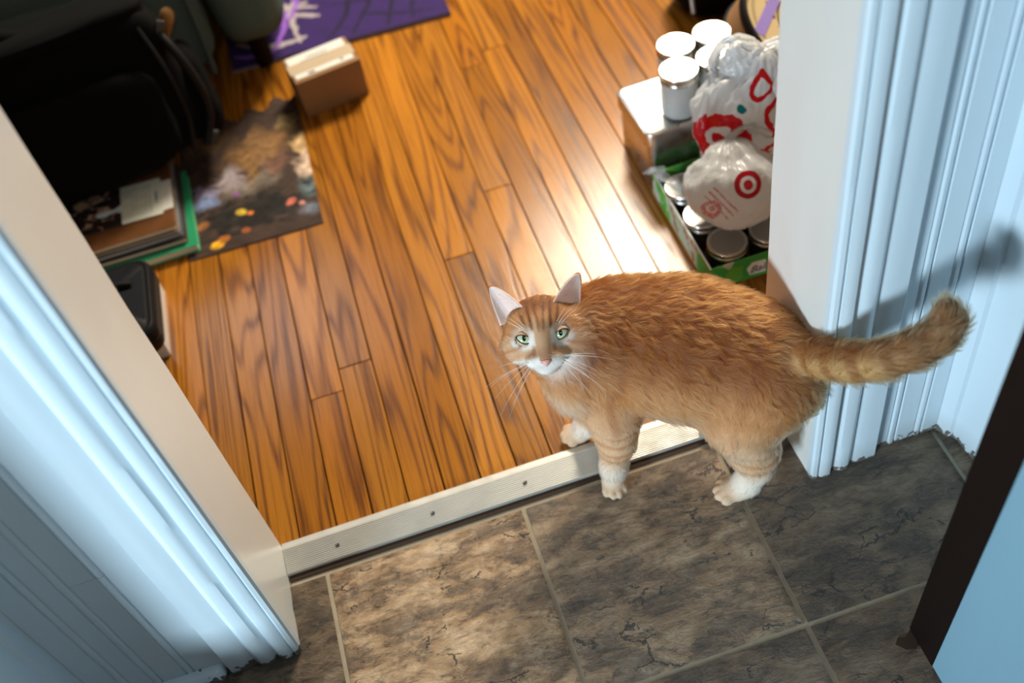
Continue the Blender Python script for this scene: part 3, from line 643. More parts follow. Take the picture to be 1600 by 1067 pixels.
# ------------------------------------------------------------------ white box and black zipped case
t=thing('white_box','low white box half hidden under the black zipped case','box',(-.805,.835,FZ))
box('carton',-.16,0,0,.165,0,.046,M['capwhite'],t,.0015,2); box('lid_flap',-.161,.001,-.0008,.166,.0462,.0478,M['paper'],t,.0005,1)
t=thing('zipped_case','black hard zipped case resting on the white box','case',(-.883,.895,FZ+.0482))
def csec(k,z): return [(x,y,z) for x,y in rrect(.178*k,.198*k,.030*k,8)]
loft('case_body',[csec(.90,0),csec(.97,.004),csec(1,.014),csec(1,.024)],M['blackgloss'],t,40)
loft('case_lid',[csec(1,.030),csec(1,.044),csec(.975,.052),csec(.93,.0555),csec(.90,.0545),csec(.86,.0545),csec(.83,.0575),csec(.4,.059)],M['blackgloss'],t,40)
loft('zipper',[csec(.985,.024),csec(1.006,.025),csec(1.006,.029),csec(.985,.030)],M['rubber'],t,40)
hh=tube(smooth_path([(-.06,.035,.0595),(.0,.034,.061),(.03,.032,.064),(.055,.030,.060)]),.006,8); tubes('carry_loop',[hh],M['rubber'],t)
lathe('rivet',[(0,.0685),(.0045,.068),(.006,.065),(.006,.060)],M['steel'],t,16,50,(.030,.032,0)); 
# ------------------------------------------------------------------ black bag
t=thing('backpack','large black bag with a carry handle leaning behind the book stack','bag',(-.888,1.318,FZ+.012),math.radians(9))
rot=Matrix.Rotation(math.radians(-13),4,'X')
soft_box('bag_body',.46,.15,.30,M['black'],t,8,(0.0,.00,.055),.018,6.0,5,rot)
soft_box('front_pocket',.38,.06,.20,M['black'],t,9,(-.01,-.075,.075),.014,5.0,4,rot)
soft_box('side_pocket',.085,.13,.19,M['black'],t,12,(.232,.01,.045),.02,3.5,4,rot)
soft_box('top_flap',.44,.16,.045,M['black'],t,14,(0,.062,.315),.016,3.5,4,rot)
hh=tube(smooth_path([(-.17,.06,.32),(-.16,.05,.365),(-.10,.045,.385),(-.03,.055,.36),(.01,.07,.33)]),.015,10); tubes('carry_handle',[hh],M['black'],t)
hh=tube(smooth_path([(.20,.04,.325),(.232,-.02,.27),(.25,-.045,.19),(.245,-.045,.12),(.215,-.06,.07)]),.009,8); tubes('strap',[hh],M['rubber'],t)
hh=tube(smooth_path([(.19,-.01,.325),(.205,-.045,.25),(.208,-.065,.16),(.19,-.075,.08)]),.0045,6); tubes('zipper',[hh],M['rubber'],t)
b_=box('buckle',-.008,.008,-.004,.004,-.018,.018,metal('dark_buckle',(.10,.10,.10),.5),t,.002); b_.location=(.226,.0,.30); b_.rotation_euler=(-.2,.5,0)
b_=box('buckle',-.007,.007,-.004,.004,-.014,.014,metal('dark_buckle',(.10,.10,.10),.5),t,.002); b_.location=(.236,-.055,.075); b_.rotation_euler=(-.2,.5,0)
hd_=lathe('wooden_handle',[(0,0),(.010,.0),(.010,.07),(.0125,.10),(.0145,.125),(.0135,.140),(.009,.148),(0,.150)],M['woodh'],None,24,50)
hd_.location=(-.712,1.502,.165); hd_.rotation_euler=Vector((.063,-.047,.135)).to_track_quat('Z','Y').to_euler(); tag(hd_,'turned wooden handle sticking up from behind the black bag','handle')
# ------------------------------------------------------------------ armchair
t=thing('armchair','dark grey-green upholstered armchair in the far corner behind the black bag','armchair',(-.862,1.905,FZ))
soft_box('seat_cushion',.50,.62,.30,M['sofa'],t,31,(-.02,-.03,.09),.012,5)
soft_box('arm',.175,.70,.50,M['sofa'],t,32,(.345,-.01,.05),.012,4.2)
soft_box('arm',.16,.70,.50,M['sofa'],t,33,(-.38,-.01,.05),.012,4.2)
soft_box('seat_front',.52,.10,.25,M['sofa'],t,35,(-.0,-.31,.06),.010,4)
soft_box('backrest',.80,.20,.85,M['sofa'],t,34,(-.02,.36,.06),.02,4)
hh=tube(smooth_path([(.235,-.355,.07),(.242,-.368,.20),(.24,-.35,.33),(.235,-.25,.385),(.23,.0,.39)]),.007,8); tubes('piping',[hh],M['sofa'],t)
for x in (-.36,.34):
    for y in (-.28,.30): lathe('leg',[(.0,0),(.018,0),(.024,.075),(.0,.075)],M['darkedge'],t,14,40,(x,y,.0105 if x>0 else 0))
# ------------------------------------------------------------------ the cat
HD=np.array((-.212,.3985,.272))
fv=np.array((-.12,-.74,.66)); fv/=np.linalg.norm(fv); rv=np.array((.975,-.224,0)); rv-=fv*(rv@fv); rv/=np.linalg.norm(rv); uv_=np.cross(fv,rv)
def hp(r,u,f): return HD+rv*r+uv_*u+fv*f
axb=np.array((-.83,.557,0)); latb=np.array((.557,.83,0)); UP=np.array((0,0,1.))
prims=[]   # (kind, data, blend, region, flow direction)
def E_(c,rad,axes,k,reg,flow): prims.append(('e',(np.array(c,float),np.array(rad,float),np.array(axes,float)),k,reg,np.array(flow,float)))
def C_(a,b,ra,rb,k,reg,flow=None):
    a=np.array(a,float);b=np.array(b,float); prims.append(('c',(a,b,ra,rb),k,reg,np.array(flow if flow is not None else (b-a)/np.linalg.norm(b-a),float)))
TR=(axb,latb,UP)
tailward=-axb
SP=[(.0625,.2445,.218),(.0331,.289,.214),(-.0305,.345,.206),(-.1090,.3890,.203),(-.160,.398,.226)]
E_(SP[0],(.062,.056,.076),TR,.03,'trunk',tailward)
E_(SP[1],(.088,.077,.096),TR,.04,'trunk',tailward)
E_(SP[2],(.105,.099,.108),TR,.05,'trunk',tailward)
E_(SP[3],(.090,.090,.100),TR,.04,'trunk',tailward)
E_((-.155,.388,.205),(.064,.070,.078),TR,.035,'chest',(.5,-.3,-.5)); E_((-.172,.372,.180),(.048,.050,.060),TR,.03,'chest',(.4,-.3,-.7))
C_((-.150,.395,.225),HD-fv*.018-uv_*.012,.056,.044,.03,'neck',(.75,-.45,-.35))
# head
HA=(rv,uv_,fv)
E_(hp(0,.004,0),(.050,.044,.047),HA,.012,'head',(0,0,0))
for s_ in (-1,1):
    E_(hp(s_*.030,-.014,.012),(.027,.025,.026),HA,.014,'head',(0,0,0))
    E_(hp(s_*.012,-.033,.041),(.0155,.0115,.0145),HA,.008,'head',(0,0,0))
E_(hp(0,-.046,.029),(.015,.010,.017),HA,.010,'head',(0,0,0))
C_(hp(0,.014,.040),hp(0,-.026,.0525),.0135,.0095,.012,'head',(0,0,0))
# legs: near fore, far fore, near hind, far hind
def leg(pts,rad,reg,k=.014):
    for (a,b,ra,rb) in zip(pts,pts[1:],rad,rad[1:]): C_(a,b,ra,rb,k,reg)
def paw(c,ang,reg,s=1.0):
    d=np.array((math.cos(ang),math.sin(ang),0)); l=np.array((-d[1],d[0],0)); c=np.array(c,float)
    E_(c-d*.002+UP*.001,(.019*s,.0165*s,.0125*s),(d,l,UP),.006,reg,d)
    for q,(lo,fo) in enumerate(((-.0125,.0085),(-.0043,.0145),(.0043,.0145),(.0125,.0085))): E_(c+d*fo*s+l*lo*s-UP*.001,(.0085*s,.0056*s,.0085*s),(d,l,UP),.0016,reg,d)
leg([(-.140,.345,.185),(-.147,.318,.135),(-.1500,.306,.100),(-.1610,.2995,.048),(-.1645,.2965,.022)],[.046,.036,.0265,.0185,.0160],'fore')
paw((-.1665,.2915,.0125),math.radians(262),'pawf',1.08)
leg([(-.150,.400,.185),(-.160,.388,.130),(-.160,.380,.090),(-.1730,.389,.042),(-.182,.3935,.024)],[.042,.033,.025,.0180,.0155],'fore')
paw((-.1905,.3960,.0165),math.radians(178),'pawf',1.08)
leg([(.048,.246,.205),(.014,.243,.140)],[.058,.050],'thigh',.03)
leg([(.016,.243,.145),(.024,.226,.088),(.0270,.2165,.060)],[.048,.034,.0225],'hind',.018)
leg([(.0270,.2160,.058),(.0110,.2150,.028),(.000,.2160,.018)],[.0215,.0190,.0165],'hind',.012)
paw((-.0110,.2190,.0130),math.radians(172),'pawf',1.18)
leg([(.050,.315,.205),(.022,.330,.145)],[.052,.040],'thigh',.03)
leg([(.022,.330,.145),(.052,.325,.085),(.055,.322,.062)],[.040,.023,.0165],'hind',.016)
leg([(.055,.322,.062),(.036,.330,.028),(.026,.333,.019)],[.0165,.0145,.0135],'hind',.010)
paw((.010,.338,.0165),math.radians(166),'pawf')
# tail
TP=[(.060,.262,.250),(.0865,.232,.268),(.0960,.180,.312),(.1090,.146,.340),(.1300,.122,.362),(.1600,.108,.384),(.1850,.105,.400),(.1980,.110,.414),(.1975,.119,.424)]
TRd=[.026,.0235,.0225,.0220,.0215,.0205,.0190,.0165,.0125]
TP=[np.array(t) for t in TP]
for a,b,ra,rb in zip(TP,TP[1:],TRd,TRd[1:]): C_(a,b,ra,rb,.012,'tail')
def prim_d(pr,P):
    if pr[0]=='e':
        c,r,A=pr[1]; q=(P-c)@A.T; k0=np.linalg.norm(q/r,axis=-1); k1=np.linalg.norm(q/(r*r),axis=-1); return k0*(k0-1)/np.maximum(k1,1e-9)
    a,b,ra,rb=pr[1]; ab=b-a; t=np.clip(((P-a)@ab)/(ab@ab),0,1); return np.linalg.norm(P-a-t[...,None]*ab,axis=-1)-(ra+(rb-ra)*t)
EYES=[hp(-.0245,-.0015,.0335),hp(.0245,-.0015,.0335)]
def sdf(P):
    D=np.full(P.shape[:-1],9.0)
    for pr in prims:
        d=prim_d(pr,P); k=pr[2]; h=np.clip(.5+.5*(D-d)/k,0,1); D=D*(1-h)+d*h-k*h*(1-h)
    for e in EYES:                                   # eye sockets
        d=np.linalg.norm(P-e,axis=-1)-.0108; D=np.maximum(D,-d)
    return D
def surface_nets(lo,hi,h):
    n=np.ceil((np.array(hi)-lo)/h).astype(int)+1
    ax_=[lo[i]+h*np.arange(n[i]) for i in range(3)]
    G=np.empty(n)
    for s0 in range(0,n[0],24):
        X=np.stack(np.meshgrid(ax_[0][s0:s0+24],ax_[1],ax_[2],indexing='ij'),-1); G[s0:s0+24]=sdf(X)
    I=G<0
    corners=[(i,j,k) for i in (0,1) for j in (0,1) for k in (0,1)]
    sl=lambda c:tuple(slice(c[q],n[q]-1+c[q]) for q in range(3))
    cnt=sum(I[sl(c)].astype(int) for c in corners); act=(cnt>0)&(cnt<8)
    idx=-np.ones(act.shape,int); cells=np.argwhere(act); idx[act]=np.arange(len(cells))
    acc=np.zeros((len(cells),3)); w=np.zeros(len(cells)); g={c:G[sl(c)][act] for c in corners}
    for a in corners:
        for q in range(3):
            if a[q]==0:
                b=list(a); b[q]=1; b=tuple(b); ga,gb=g[a],g[b]; m_=(ga<0)!=(gb<0); t=np.where(m_,ga/np.where(m_,ga-gb,1),0)
                for e in range(3): acc[:,e]+=np.where(m_,a[e]+(t if e==q else 0),0)
                w+=m_
    V=np.array(lo)+h*(cells+acc/w[:,None])
    F=[]
    for q in range(3):
        u,v=(q+1)%3,(q+2)%3
        s1=[slice(1,n[e]-1) for e in range(3)]; s1[q]=slice(0,n[q]-1); s2=list(s1); s2[q]=slice(1,n[q])
        A,B=I[tuple(s1)],I[tuple(s2)]; pos=np.argwhere(A!=B)
        off=np.array([1,1,1]); off[q]=0; p=pos+off; fl2=A[tuple(pos.T)]
        def at(du,dv):
            c=p.copy(); c[:,u]-=du; c[:,v]-=dv; return idx[tuple(c.T)]
        f=np.stack([at(1,1),at(0,1),at(0,0),at(1,0)],-1); f[~fl2]=f[~fl2][:,::-1]; F.append(f)
    return V,np.concatenate(F)
V,F=surface_nets(np.array((-.30,.06,-.004)),np.array((.235,.51,.45)),.0031)
def grad(P,e=.0015):
    return np.stack([sdf(P+np.eye(3)[i]*e)-sdf(P-np.eye(3)[i]*e) for i in range(3)],-1)/(2*e)
# --- colours of the coat, by place on the body
REG=['trunk','chest','neck','head','fore','pawf','thigh','hind','tail']
def nearest(P):
    D=np.stack([prim_d(pr,P) for pr in prims],-1); return D
spine=np.array(SP)
def sm(a,b,x): t=np.clip((x-a)/(b-a),0,1); return t*t*(3-2*t)
RUST=np.array((.25,.072,.011)); ORG=np.array((.55,.240,.080)); PALE=np.array((.76,.47,.27)); CRM=np.array((.86,.72,.55)); WHT=np.array((.92,.87,.80)); DRK=np.array((.30,.085,.014)); PINK=np.array((.80,.45,.40))
def coat(P,N):
    D=nearest(P); W=np.exp(-np.clip(D-D.min(-1,keepdims=True),0,.1)/.006); W/=W.sum(-1,keepdims=True)
    wr={r:sum(W[:,i] for i,pr in enumerate(prims) if pr[3]==r) for r in REG}
    n1=fbm(P,60,41,3); n2=fbm(P,25,43,2)
    mixc=lambda a,b,t:a*(1-t[:,None])+b*t[:,None]
    # trunk: rusty back, paler flanks and belly, soft upright bars on the flank
    s=(P-spine[0])@axb; hgt=P[:,2]+.02*(n2-.5)*2
    c=mixc(np.broadcast_to(PALE,P.shape),np.broadcast_to(ORG,P.shape),sm(.115,.20,hgt)); c=mixc(c,np.broadcast_to(RUST,P.shape),sm(.19,.285,hgt))
    bar=np.sin(s*150+3.2*(n2-.5)*2+hgt*12); c=mixc(c,c*np.array((.74,.60,.48)),sm(.25,.95,bar)*sm(.10,.16,hgt)*(.45+.4*sm(.1,.25,s)))
    c=mixc(c,np.broadcast_to(CRM,P.shape),sm(.135,.105,hgt)*.7)
    spn=np.abs((P-spine[1])@latb); c=mixc(c,np.broadcast_to(DRK,P.shape),sm(.03,.0,spn)*sm(.27,.30,hgt)*.5)
    trunk=c
    chest=mixc(trunk,np.broadcast_to(CRM,P.shape),sm(.22,.15,P[:,2])*sm(-.03,.03,(P-HD)@-latb)*.6)
    # legs: barred pale orange above, creamy white below, peach toes
    zb=P[:,2]; lg=mixc(np.broadcast_to((WHT+CRM)*.5,P.shape),np.broadcast_to(PALE,P.shape),sm(.035,.09,zb+.012*(n1-.5)))
    lb=np.sin(zb*330+2.5*(n2-.5)*2+P[:,0]*40); lg=mixc(lg,lg*np.array((.80,.60,.42)),sm(.1,.9,lb)*sm(.06,.09,zb))
    lg=mixc(lg,trunk,sm(.12,.16,zb))
    pw_=mixc(np.broadcast_to(WHT*np.array((1,.88,.74)),P.shape),np.broadcast_to(np.array((.76,.48,.28)),P.shape),sm(.006,.018,zb)*.85)
    # tail: sandy with darker rings, dark base line and tip
    TPa=np.array(TP); best=np.full(len(P),9.);arc=np.zeros(len(P));L=0
    for a,b in zip(TPa,TPa[1:]):
        ab=b-a; t=np.clip(((P-a)@ab)/(ab@ab),0,1); d=np.linalg.norm(P-a-t[:,None]*ab,axis=1); l=np.linalg.norm(ab); m_=d<best; best=np.where(m_,d,best); arc=np.where(m_,L+t*l,arc); L+=l
    tl=np.broadcast_to(np.array((.52,.30,.12)),P.shape); ring=np.sin(arc*2*PI/.040+1.2*(n2-.5)); tl=mixc(tl,tl*np.array((.62,.46,.34)),sm(.1,.8,ring)*.85)
    topn=sm(.2,.9,N@np.array((-.2,.55,.8))); tl=mixc(tl,np.broadcast_to(DRK*.8,P.shape),topn*.75); tl=mixc(tl,np.broadcast_to(np.array((.22,.09,.03)),P.shape),sm(.185,.235,arc)*.75)
    tl=mixc(tl,trunk,sm(.05,.02,arc))
    # head
    q=P-HD; r,u,f=q@rv,q@uv_,q@fv; ar=np.abs(r); nr=n1-.5
    h=mixc(mixc(np.broadcast_to(ORG*np.array((1.05,1.1,1.2)),P.shape),np.broadcast_to(PALE,P.shape),sm(.020,-.012,u)*.75),np.broadcast_to(RUST,P.shape),sm(.022,.045,u))
    st=np.maximum.reduce([np.exp(-((ar-.0035-.10*(u-.012))/.0019)**2),np.exp(-((ar-.0125-.12*(u-.012))/.0021)**2)*1.0,np.exp(-((ar-.022-.25*(u-.018))/.0022)**2)*.8])*sm(.004,.014,u)
    h=mixc(h,np.broadcast_to(np.array((.13,.036,.008)),P.shape),np.clip(st*1.15,0,1)*.95)
    h=mixc(h,np.broadcast_to(PALE,P.shape),np.exp(-((ar-.0075)/.003)**2)*sm(.0,.010,u)*sm(.034,.02,u)*.6)
    # cheek stripes
    ck=np.exp(-((u+.012+.30*(ar-.03))/.0028)**2)*sm(.026,.032,ar); ck=np.maximum(ck,np.exp(-((u-.004-.1*(ar-.035))/.0022)**2)*sm(.036,.041,ar)); ck=np.maximum(ck,np.exp(-((u+.024+.3*(ar-.03))/.0026)**2)*sm(.030,.036,ar)*.5)
    # pale round the eyes, white muzzle and chin
    de=np.min([np.sqrt(((r-s_*.0245)/1.15)**2+((u+.0015)/1.0)**2) for s_ in (-1,1)],axis=0)
    und=sm(.001,-.005,u+.10*(ar-.0245)); h=mixc(h,np.broadcast_to(WHT,P.shape),sm(.0185,.0140,de+.004*nr)*sm(.002,.02,f)*(.30+.60*und)*sm(.011,.016,ar))
    h=mixc(h,np.broadcast_to(WHT,P.shape),sm(.0045,.0015,np.abs(ar-.0135))*sm(.012,.004,u)*sm(-.018,-.010,u)*sm(.02,.03,f)*.85)
    h=mixc(h,np.broadcast_to(np.array((.50,.17,.05)),P.shape),np.clip(ck,0,1)*.75)
    br=sm(.0115,.008,ar)*sm(.010,.0,u)*sm(-.040,-.028,u); h=mixc(h,mixc(np.broadcast_to(np.array((.44,.20,.10)),P.shape),np.broadcast_to(np.array((.64,.38,.21)),P.shape),sm(-.026,-.004,u)),br*.85)
    sd=sm(.004,.0015,np.abs(ar-.0135+.0*(u)))*sm(-.008,-.016,u)*sm(-.034,-.026,u); h=mixc(h,np.broadcast_to(np.array((.34,.14,.06)),P.shape),sd*.7)
    mz=sm(-.0235,-.0305,u+.18*(ar-.012)*np.where(ar>.012,1,0)+.003*nr)*sm(-.012,.006,f); mz=np.where((ar<.008)&(u>-.0335),0,mz)
    h=mixc(h,np.broadcast_to(WHT*1.02,P.shape),np.clip(mz,0,1))
    h=mixc(h,np.broadcast_to(ORG,P.shape),sm(-.004,-.022,f)*.8)
    col=trunk*(wr['trunk']+wr['thigh'])[:,None]+chest*(wr['chest']+wr['neck'])[:,None]+lg*(wr['fore']+wr['hind'])[:,None]+pw_*wr['pawf'][:,None]+tl*wr['tail'][:,None]+h*wr['head'][:,None]
    return col,wr,W
def fur_flow(P,N,W,wr):
    fl_=sum(W[:,i:i+1]*pr[4][None] for i,pr in enumerate(prims))
    down=np.array((0,0,-1.)); fl_=fl_+down*(wr['trunk']*.55+wr['thigh']*.6+wr['chest']*.4)[:,None]
    hd=P-hp(0,-.022,.060); hd/=np.linalg.norm(hd,axis=1,keepdims=True); fl_=fl_+hd*wr['head'][:,None]*1.2
    fl_=fl_-N*(fl_*N).sum(1,keepdims=True); return fl_/np.maximum(np.linalg.norm(fl_,axis=1,keepdims=True),1e-6)
cat=bpy.data.objects.new('cat',None); COL.objects.link(cat)
tag(cat,'orange tabby cat standing across the threshold looking up with tail swung right','cat')
nv=grad(V); nv/=np.linalg.norm(nv,axis=1,keepdims=True)
skc,_,_=coat(V,nv)
me=bpy.data.meshes.new('body'); me.from_pydata(V.tolist(),[],F.tolist()); me.update(); me.polygons.foreach_set('use_smooth',[True]*len(me.polygons))
at=me.color_attributes.new('print','FLOAT_COLOR','POINT'); at.data.foreach_set('color',np.concatenate([skc*.8,np.ones((len(skc),1))],1).astype(np.float32).ravel())
body=link('body',me,vcol('cat_skin',.75),cat)
# --- hair curves
def hair_mat():
    t=NT('cat_fur'); t.t.nodes.remove(t.b); a=t.n('Attribute',_attribute_name='fur_color'); hb=t.n('BsdfHairPrincipled'); hb.parametrization='COLOR'
    t.set(hb.inputs['Color'],a.outputs['Color']); hb.inputs['Roughness'].default_value=.34; hb.inputs['Radial Roughness'].default_value=.5; hb.inputs['Coat'].default_value=0; hb.inputs['Random Roughness'].default_value=.2
    t.t.links.new(hb.outputs[0],t.out.inputs[0]); return t.m
FURM=hair_mat()
def make_fur(name,P,N,flow,L,lift,col,parent,rad,K=4,clump=True):
    n=len(P); jit=RNG.normal(0,1,(n,3)); cl=np.stack([fbm(P,95,61+i,2)-.5 for i in range(3)],-1)
    side=np.cross(N,flow); a=(cl[:,:1]*2.6 if clump else 0)+jit[:,:1]*.16; lf=np.clip(lift+(cl[:,1]*.9 if clump else 0)+jit[:,1]*.07,.08,1.3)[:,None]
    d=(flow*np.cos(a)+side*np.sin(a)); 
    T_=np.linspace(0,1,K)[None,:,None]
    d0=d*np.cos(lf)+N*np.sin(lf); bend=d*.45-N*.32*np.sin(lf)+np.array((0,0,-.08))
    pts=(P-N*.0006)[:,None,:]+L[:,None,None]*(d0[:,None,:]*T_+bend[:,None,:]*T_**2*.5)
    if clump:
        from mathutils.kdtree import KDTree
        nc=max(50,n//17); ci=RNG.choice(n,nc,replace=False); kd=KDTree(nc)
        for q,i_ in enumerate(ci): kd.insert(P[i_],q)
        kd.balance(); ow=ci[np.array([kd.find(p_)[1] for p_ in P])]
        amt=(np.clip(L/.012,.25,1)*(.55+.35*RNG.random(n)))[:,None,None]*(T_**1.3)
        rel=pts-P[:,None,:]; tgt=P[ow][:,None,:]+rel[ow]*(L/np.maximum(L[ow],1e-4)).clip(.5,1.6)[:,None,None]
        far=(np.linalg.norm(P[ow]-P,axis=1)<.009)[:,None,None]; pts=pts+(tgt-pts)*amt*far
    pts[:,:,2]=np.maximum(pts[:,:,2],.0012)
    h=bpy.data.hair_curves.new(name); h.add_curves([K]*n)
    h.attributes['position'].data.foreach_set('vector',pts.astype(np.float32).ravel())
    if 'radius' not in h.attributes: h.attributes.new('radius','FLOAT','POINT')
    rr=np.broadcast_to(np.linspace(1,.22,K)[None,:],(n,K))*rad*(.8+.4*RNG.random((n,1)))
    h.attributes['radius'].data.foreach_set('value',rr.astype(np.float32).ravel())
    at=h.attributes.new('fur_color','FLOAT_COLOR','CURVE'); v=(.66+.62*RNG.random((n,1)))*(1+.6*cl[:,2:3])
    at.data.foreach_set('color',np.concatenate([np.clip(col*v,0.005,.98),np.ones((n,1))],1).astype(np.float32).ravel())
    h.materials.append(FURM); o=bpy.data.objects.new(name,h); COL.objects.link(o); o.parent=parent; o['kind']='stuff'; return o
tri=np.concatenate([F[:,[0,1,2]],F[:,[0,2,3]]]); A_,B_,C3=V[tri[:,0]],V[tri[:,1]],V[tri[:,2]]; ar_=.5*np.linalg.norm(np.cross(B_-A_,C3-A_),axis=1)
hq=(A_+B_+C3)/3; dens=1+1.2*(np.linalg.norm(hq-HD,axis=1)<.075)+.5*(hq[:,2]<.09)
NH=120000
ti=RNG.choice(len(tri),NH,p=ar_*dens/(ar_*dens).sum()); a=RNG.random((NH,2)); a=np.where(a.sum(1,keepdims=True)>1,1-a,a)
P=A_[ti]+(B_-A_)[ti]*a[:,:1]+(C3-A_)[ti]*a[:,1:]
q=P-HD; hr,hu,hf=q@rv,q@uv_,q@fv
eyed=np.min([np.linalg.norm(P-e,axis=1) for e in EYES],axis=0)
keep=(eyed>.0122)&~((np.abs(hr)<.0072)&(hu<-.0285)&(hu>-.0405)&(hf>.045))
P=P[keep]; eyed=eyed[keep]; hr,hu,hf=hr[keep],hu[keep],hf[keep]
N=grad(P); N/=np.linalg.norm(N,axis=1,keepdims=True)
col,wr,W=coat(P,N); fw=fur_flow(P,N,W,wr)
Lh=wr['trunk']*.0140+wr['chest']*.0140+wr['neck']*.0125+wr['head']*.0060+wr['fore']*.0068+wr['pawf']*.0030+wr['thigh']*.0115+wr['hind']*.0068+wr['tail']*.0120
fr=np.clip((hf-.005)/.04,0,1)*wr['head']; Lh=Lh*(1-.45*fr)+.0045*wr['head']*np.clip((np.abs(hr)-.034)/.012,0,1)*np.clip((.012-hu)/.02,0,1); Lh=np.where(wr['head']>.5,np.minimum(Lh,.0012+np.clip(eyed-.0122,0,1)*.45),Lh)
Lh=Lh*(.75+.5*RNG.random(len(Lh)))
lift=.42*wr['trunk']+.5*wr['chest']+.5*wr['neck']+.38*wr['head']+.35*(wr['fore']+wr['hind'])+.3*wr['pawf']+.45*wr['thigh']+.62*wr['tail']
make_fur('fur',P,N,fw,Lh,lift,col,cat,.00013)
# --- eyes
def eye_mat():
    t=NT('cat_eye'); c=t.coord(); sp=t.n('SeparateXYZ',Vector=c); x,y=sp.outputs[0],sp.outputs[1]
    R=.0112; rr=t.math('SQRT',t.math('ADD',t.math('MULTIPLY',x,x),t.math('MULTIPLY',y,y)))
    px=t.math('DIVIDE',x,.0024); py=t.math('DIVIDE',y,.0042); pr=t.math('SQRT',t.math('ADD',t.math('MULTIPLY',px,px),t.math('MULTIPLY',py,py)))
    fib=t.noise(t.vmath('MULTIPLY',c,(1,1,.2)),900,2,.6)
    iris=t.mix(fib,(.42,.54,.33),(.62,.72,.50)); iris=t.mix(t.maprange(pr,1.0,1.9,.35,0),iris,(.45,.46,.15))
    col=t.mix(t.math('GREATER_THAN',pr,1.0),(.004,.004,.005),iris)
    col=t.mix(t.math('GREATER_THAN',rr,.0092),col,(.035,.022,.018))
    t.P(Base__Color=col,Roughness=.08); t.b.inputs['Coat Weight'].default_value=1.0; t.b.inputs['Coat Roughness'].default_value=.02; return t.m
EM=eye_mat(); LIDM=flat('eyelid_rim',(.035,.020,.016),.4); LIDP=flat('eyelid_skin',(.58,.38,.23),.8)
gaze=np.array(EYE)-np.array((-.22,.37,.29)); gaze/=np.linalg.norm(gaze)
for s_,e in zip((-1,1),EYES):
    bm=bmesh.new(); bmesh.ops.create_uvsphere(bm,u_segments=32,v_segments=20,radius=.0112)
    o=link('eye',bm_mesh(bm,'eye',True),EM,cat)
    zz=Vector(gaze); xx=Vector(rv); xx=(xx-zz*xx.dot(zz)).normalized(); yy=zz.cross(xx)
    mt=Matrix((xx,yy,zz)).transposed().to_4x4(); mt.translation=Vector(e); o.matrix_world=mt
    # eyelids: two thin shells leaving an almond-shaped opening that rises outwards
    for up in (1,-1):
        VV=[];FF=[]; NU,NVv=24,5
        for j in range(NVv+1):
            for i in range(NU+1):
                tt=-1+2*i/NU; op=(.0048 if up>0 else .0060)*(1-abs(tt)**2.2)**.8
                y0=up*op+.0030*tt*s_; x=tt*.0103
                y=y0+up*((.0011 if up>0 else .0014)*min(j,1)+.0046*max(j-1,0)/(NVv-1)); zq=.0115**2-x*x-y*y; zq=math.sqrt(max(zq,0.000004))
                p_=Vector(e)+Vector(rv)*x+Vector(uv_)*y+Vector(fv)*(zq+.0004-.0002*j)
                VV.append(p_)
        for j in range(NVv):
            for i in range(NU):
                k0=j*(NU+1)+i; FF.append((k0,k0+1,k0+NU+2,k0+NU+1) if up>0 else (k0+NU+1,k0+NU+2,k0+1,k0))
        ob=mesh('eyelid',VV,FF,[LIDM,LIDP],cat,True,60); ob.data.polygons.foreach_set('material_index',[0 if q<NU else 1 for q in range(NU*NVv)])
        sd_=ob.modifiers.new('thick','SOLIDIFY'); sd_.thickness=.0006; sd_.offset=0
# --- nose leather
NM=flat('pink_nose_leather',(.72,.36,.32),.45,.1,300)
VV=[];FF=[]
outl=[(-.0062,.0030),(-.0035,.0040),(0,.0043),(.0035,.0040),(.0062,.0030),(.0054,-.0002),(.0028,-.0034),(.0008,-.0052),(-.0008,-.0052),(-.0028,-.0034),(-.0054,-.0002)]
for sc_,f_ in ((1.10,.0555),(1.05,.0605),(.76,.0630),(.3,.0640)):
    for x,y in outl: VV.append(hp(x*sc_,-.0338+y*sc_-.000,f_-.0006*abs(x)/.006+y*.10))
n=len(outl)
for i in range(3):
    for k_ in range(n): FF.append((i*n+k_,i*n+(k_+1)%n,(i+1)*n+(k_+1)%n,(i+1)*n+k_))
FF.append(tuple(3*n+k_ for k_ in range(n)))
mesh('nose',VV,[f[::-1] for f in FF],NM,cat,True,60)
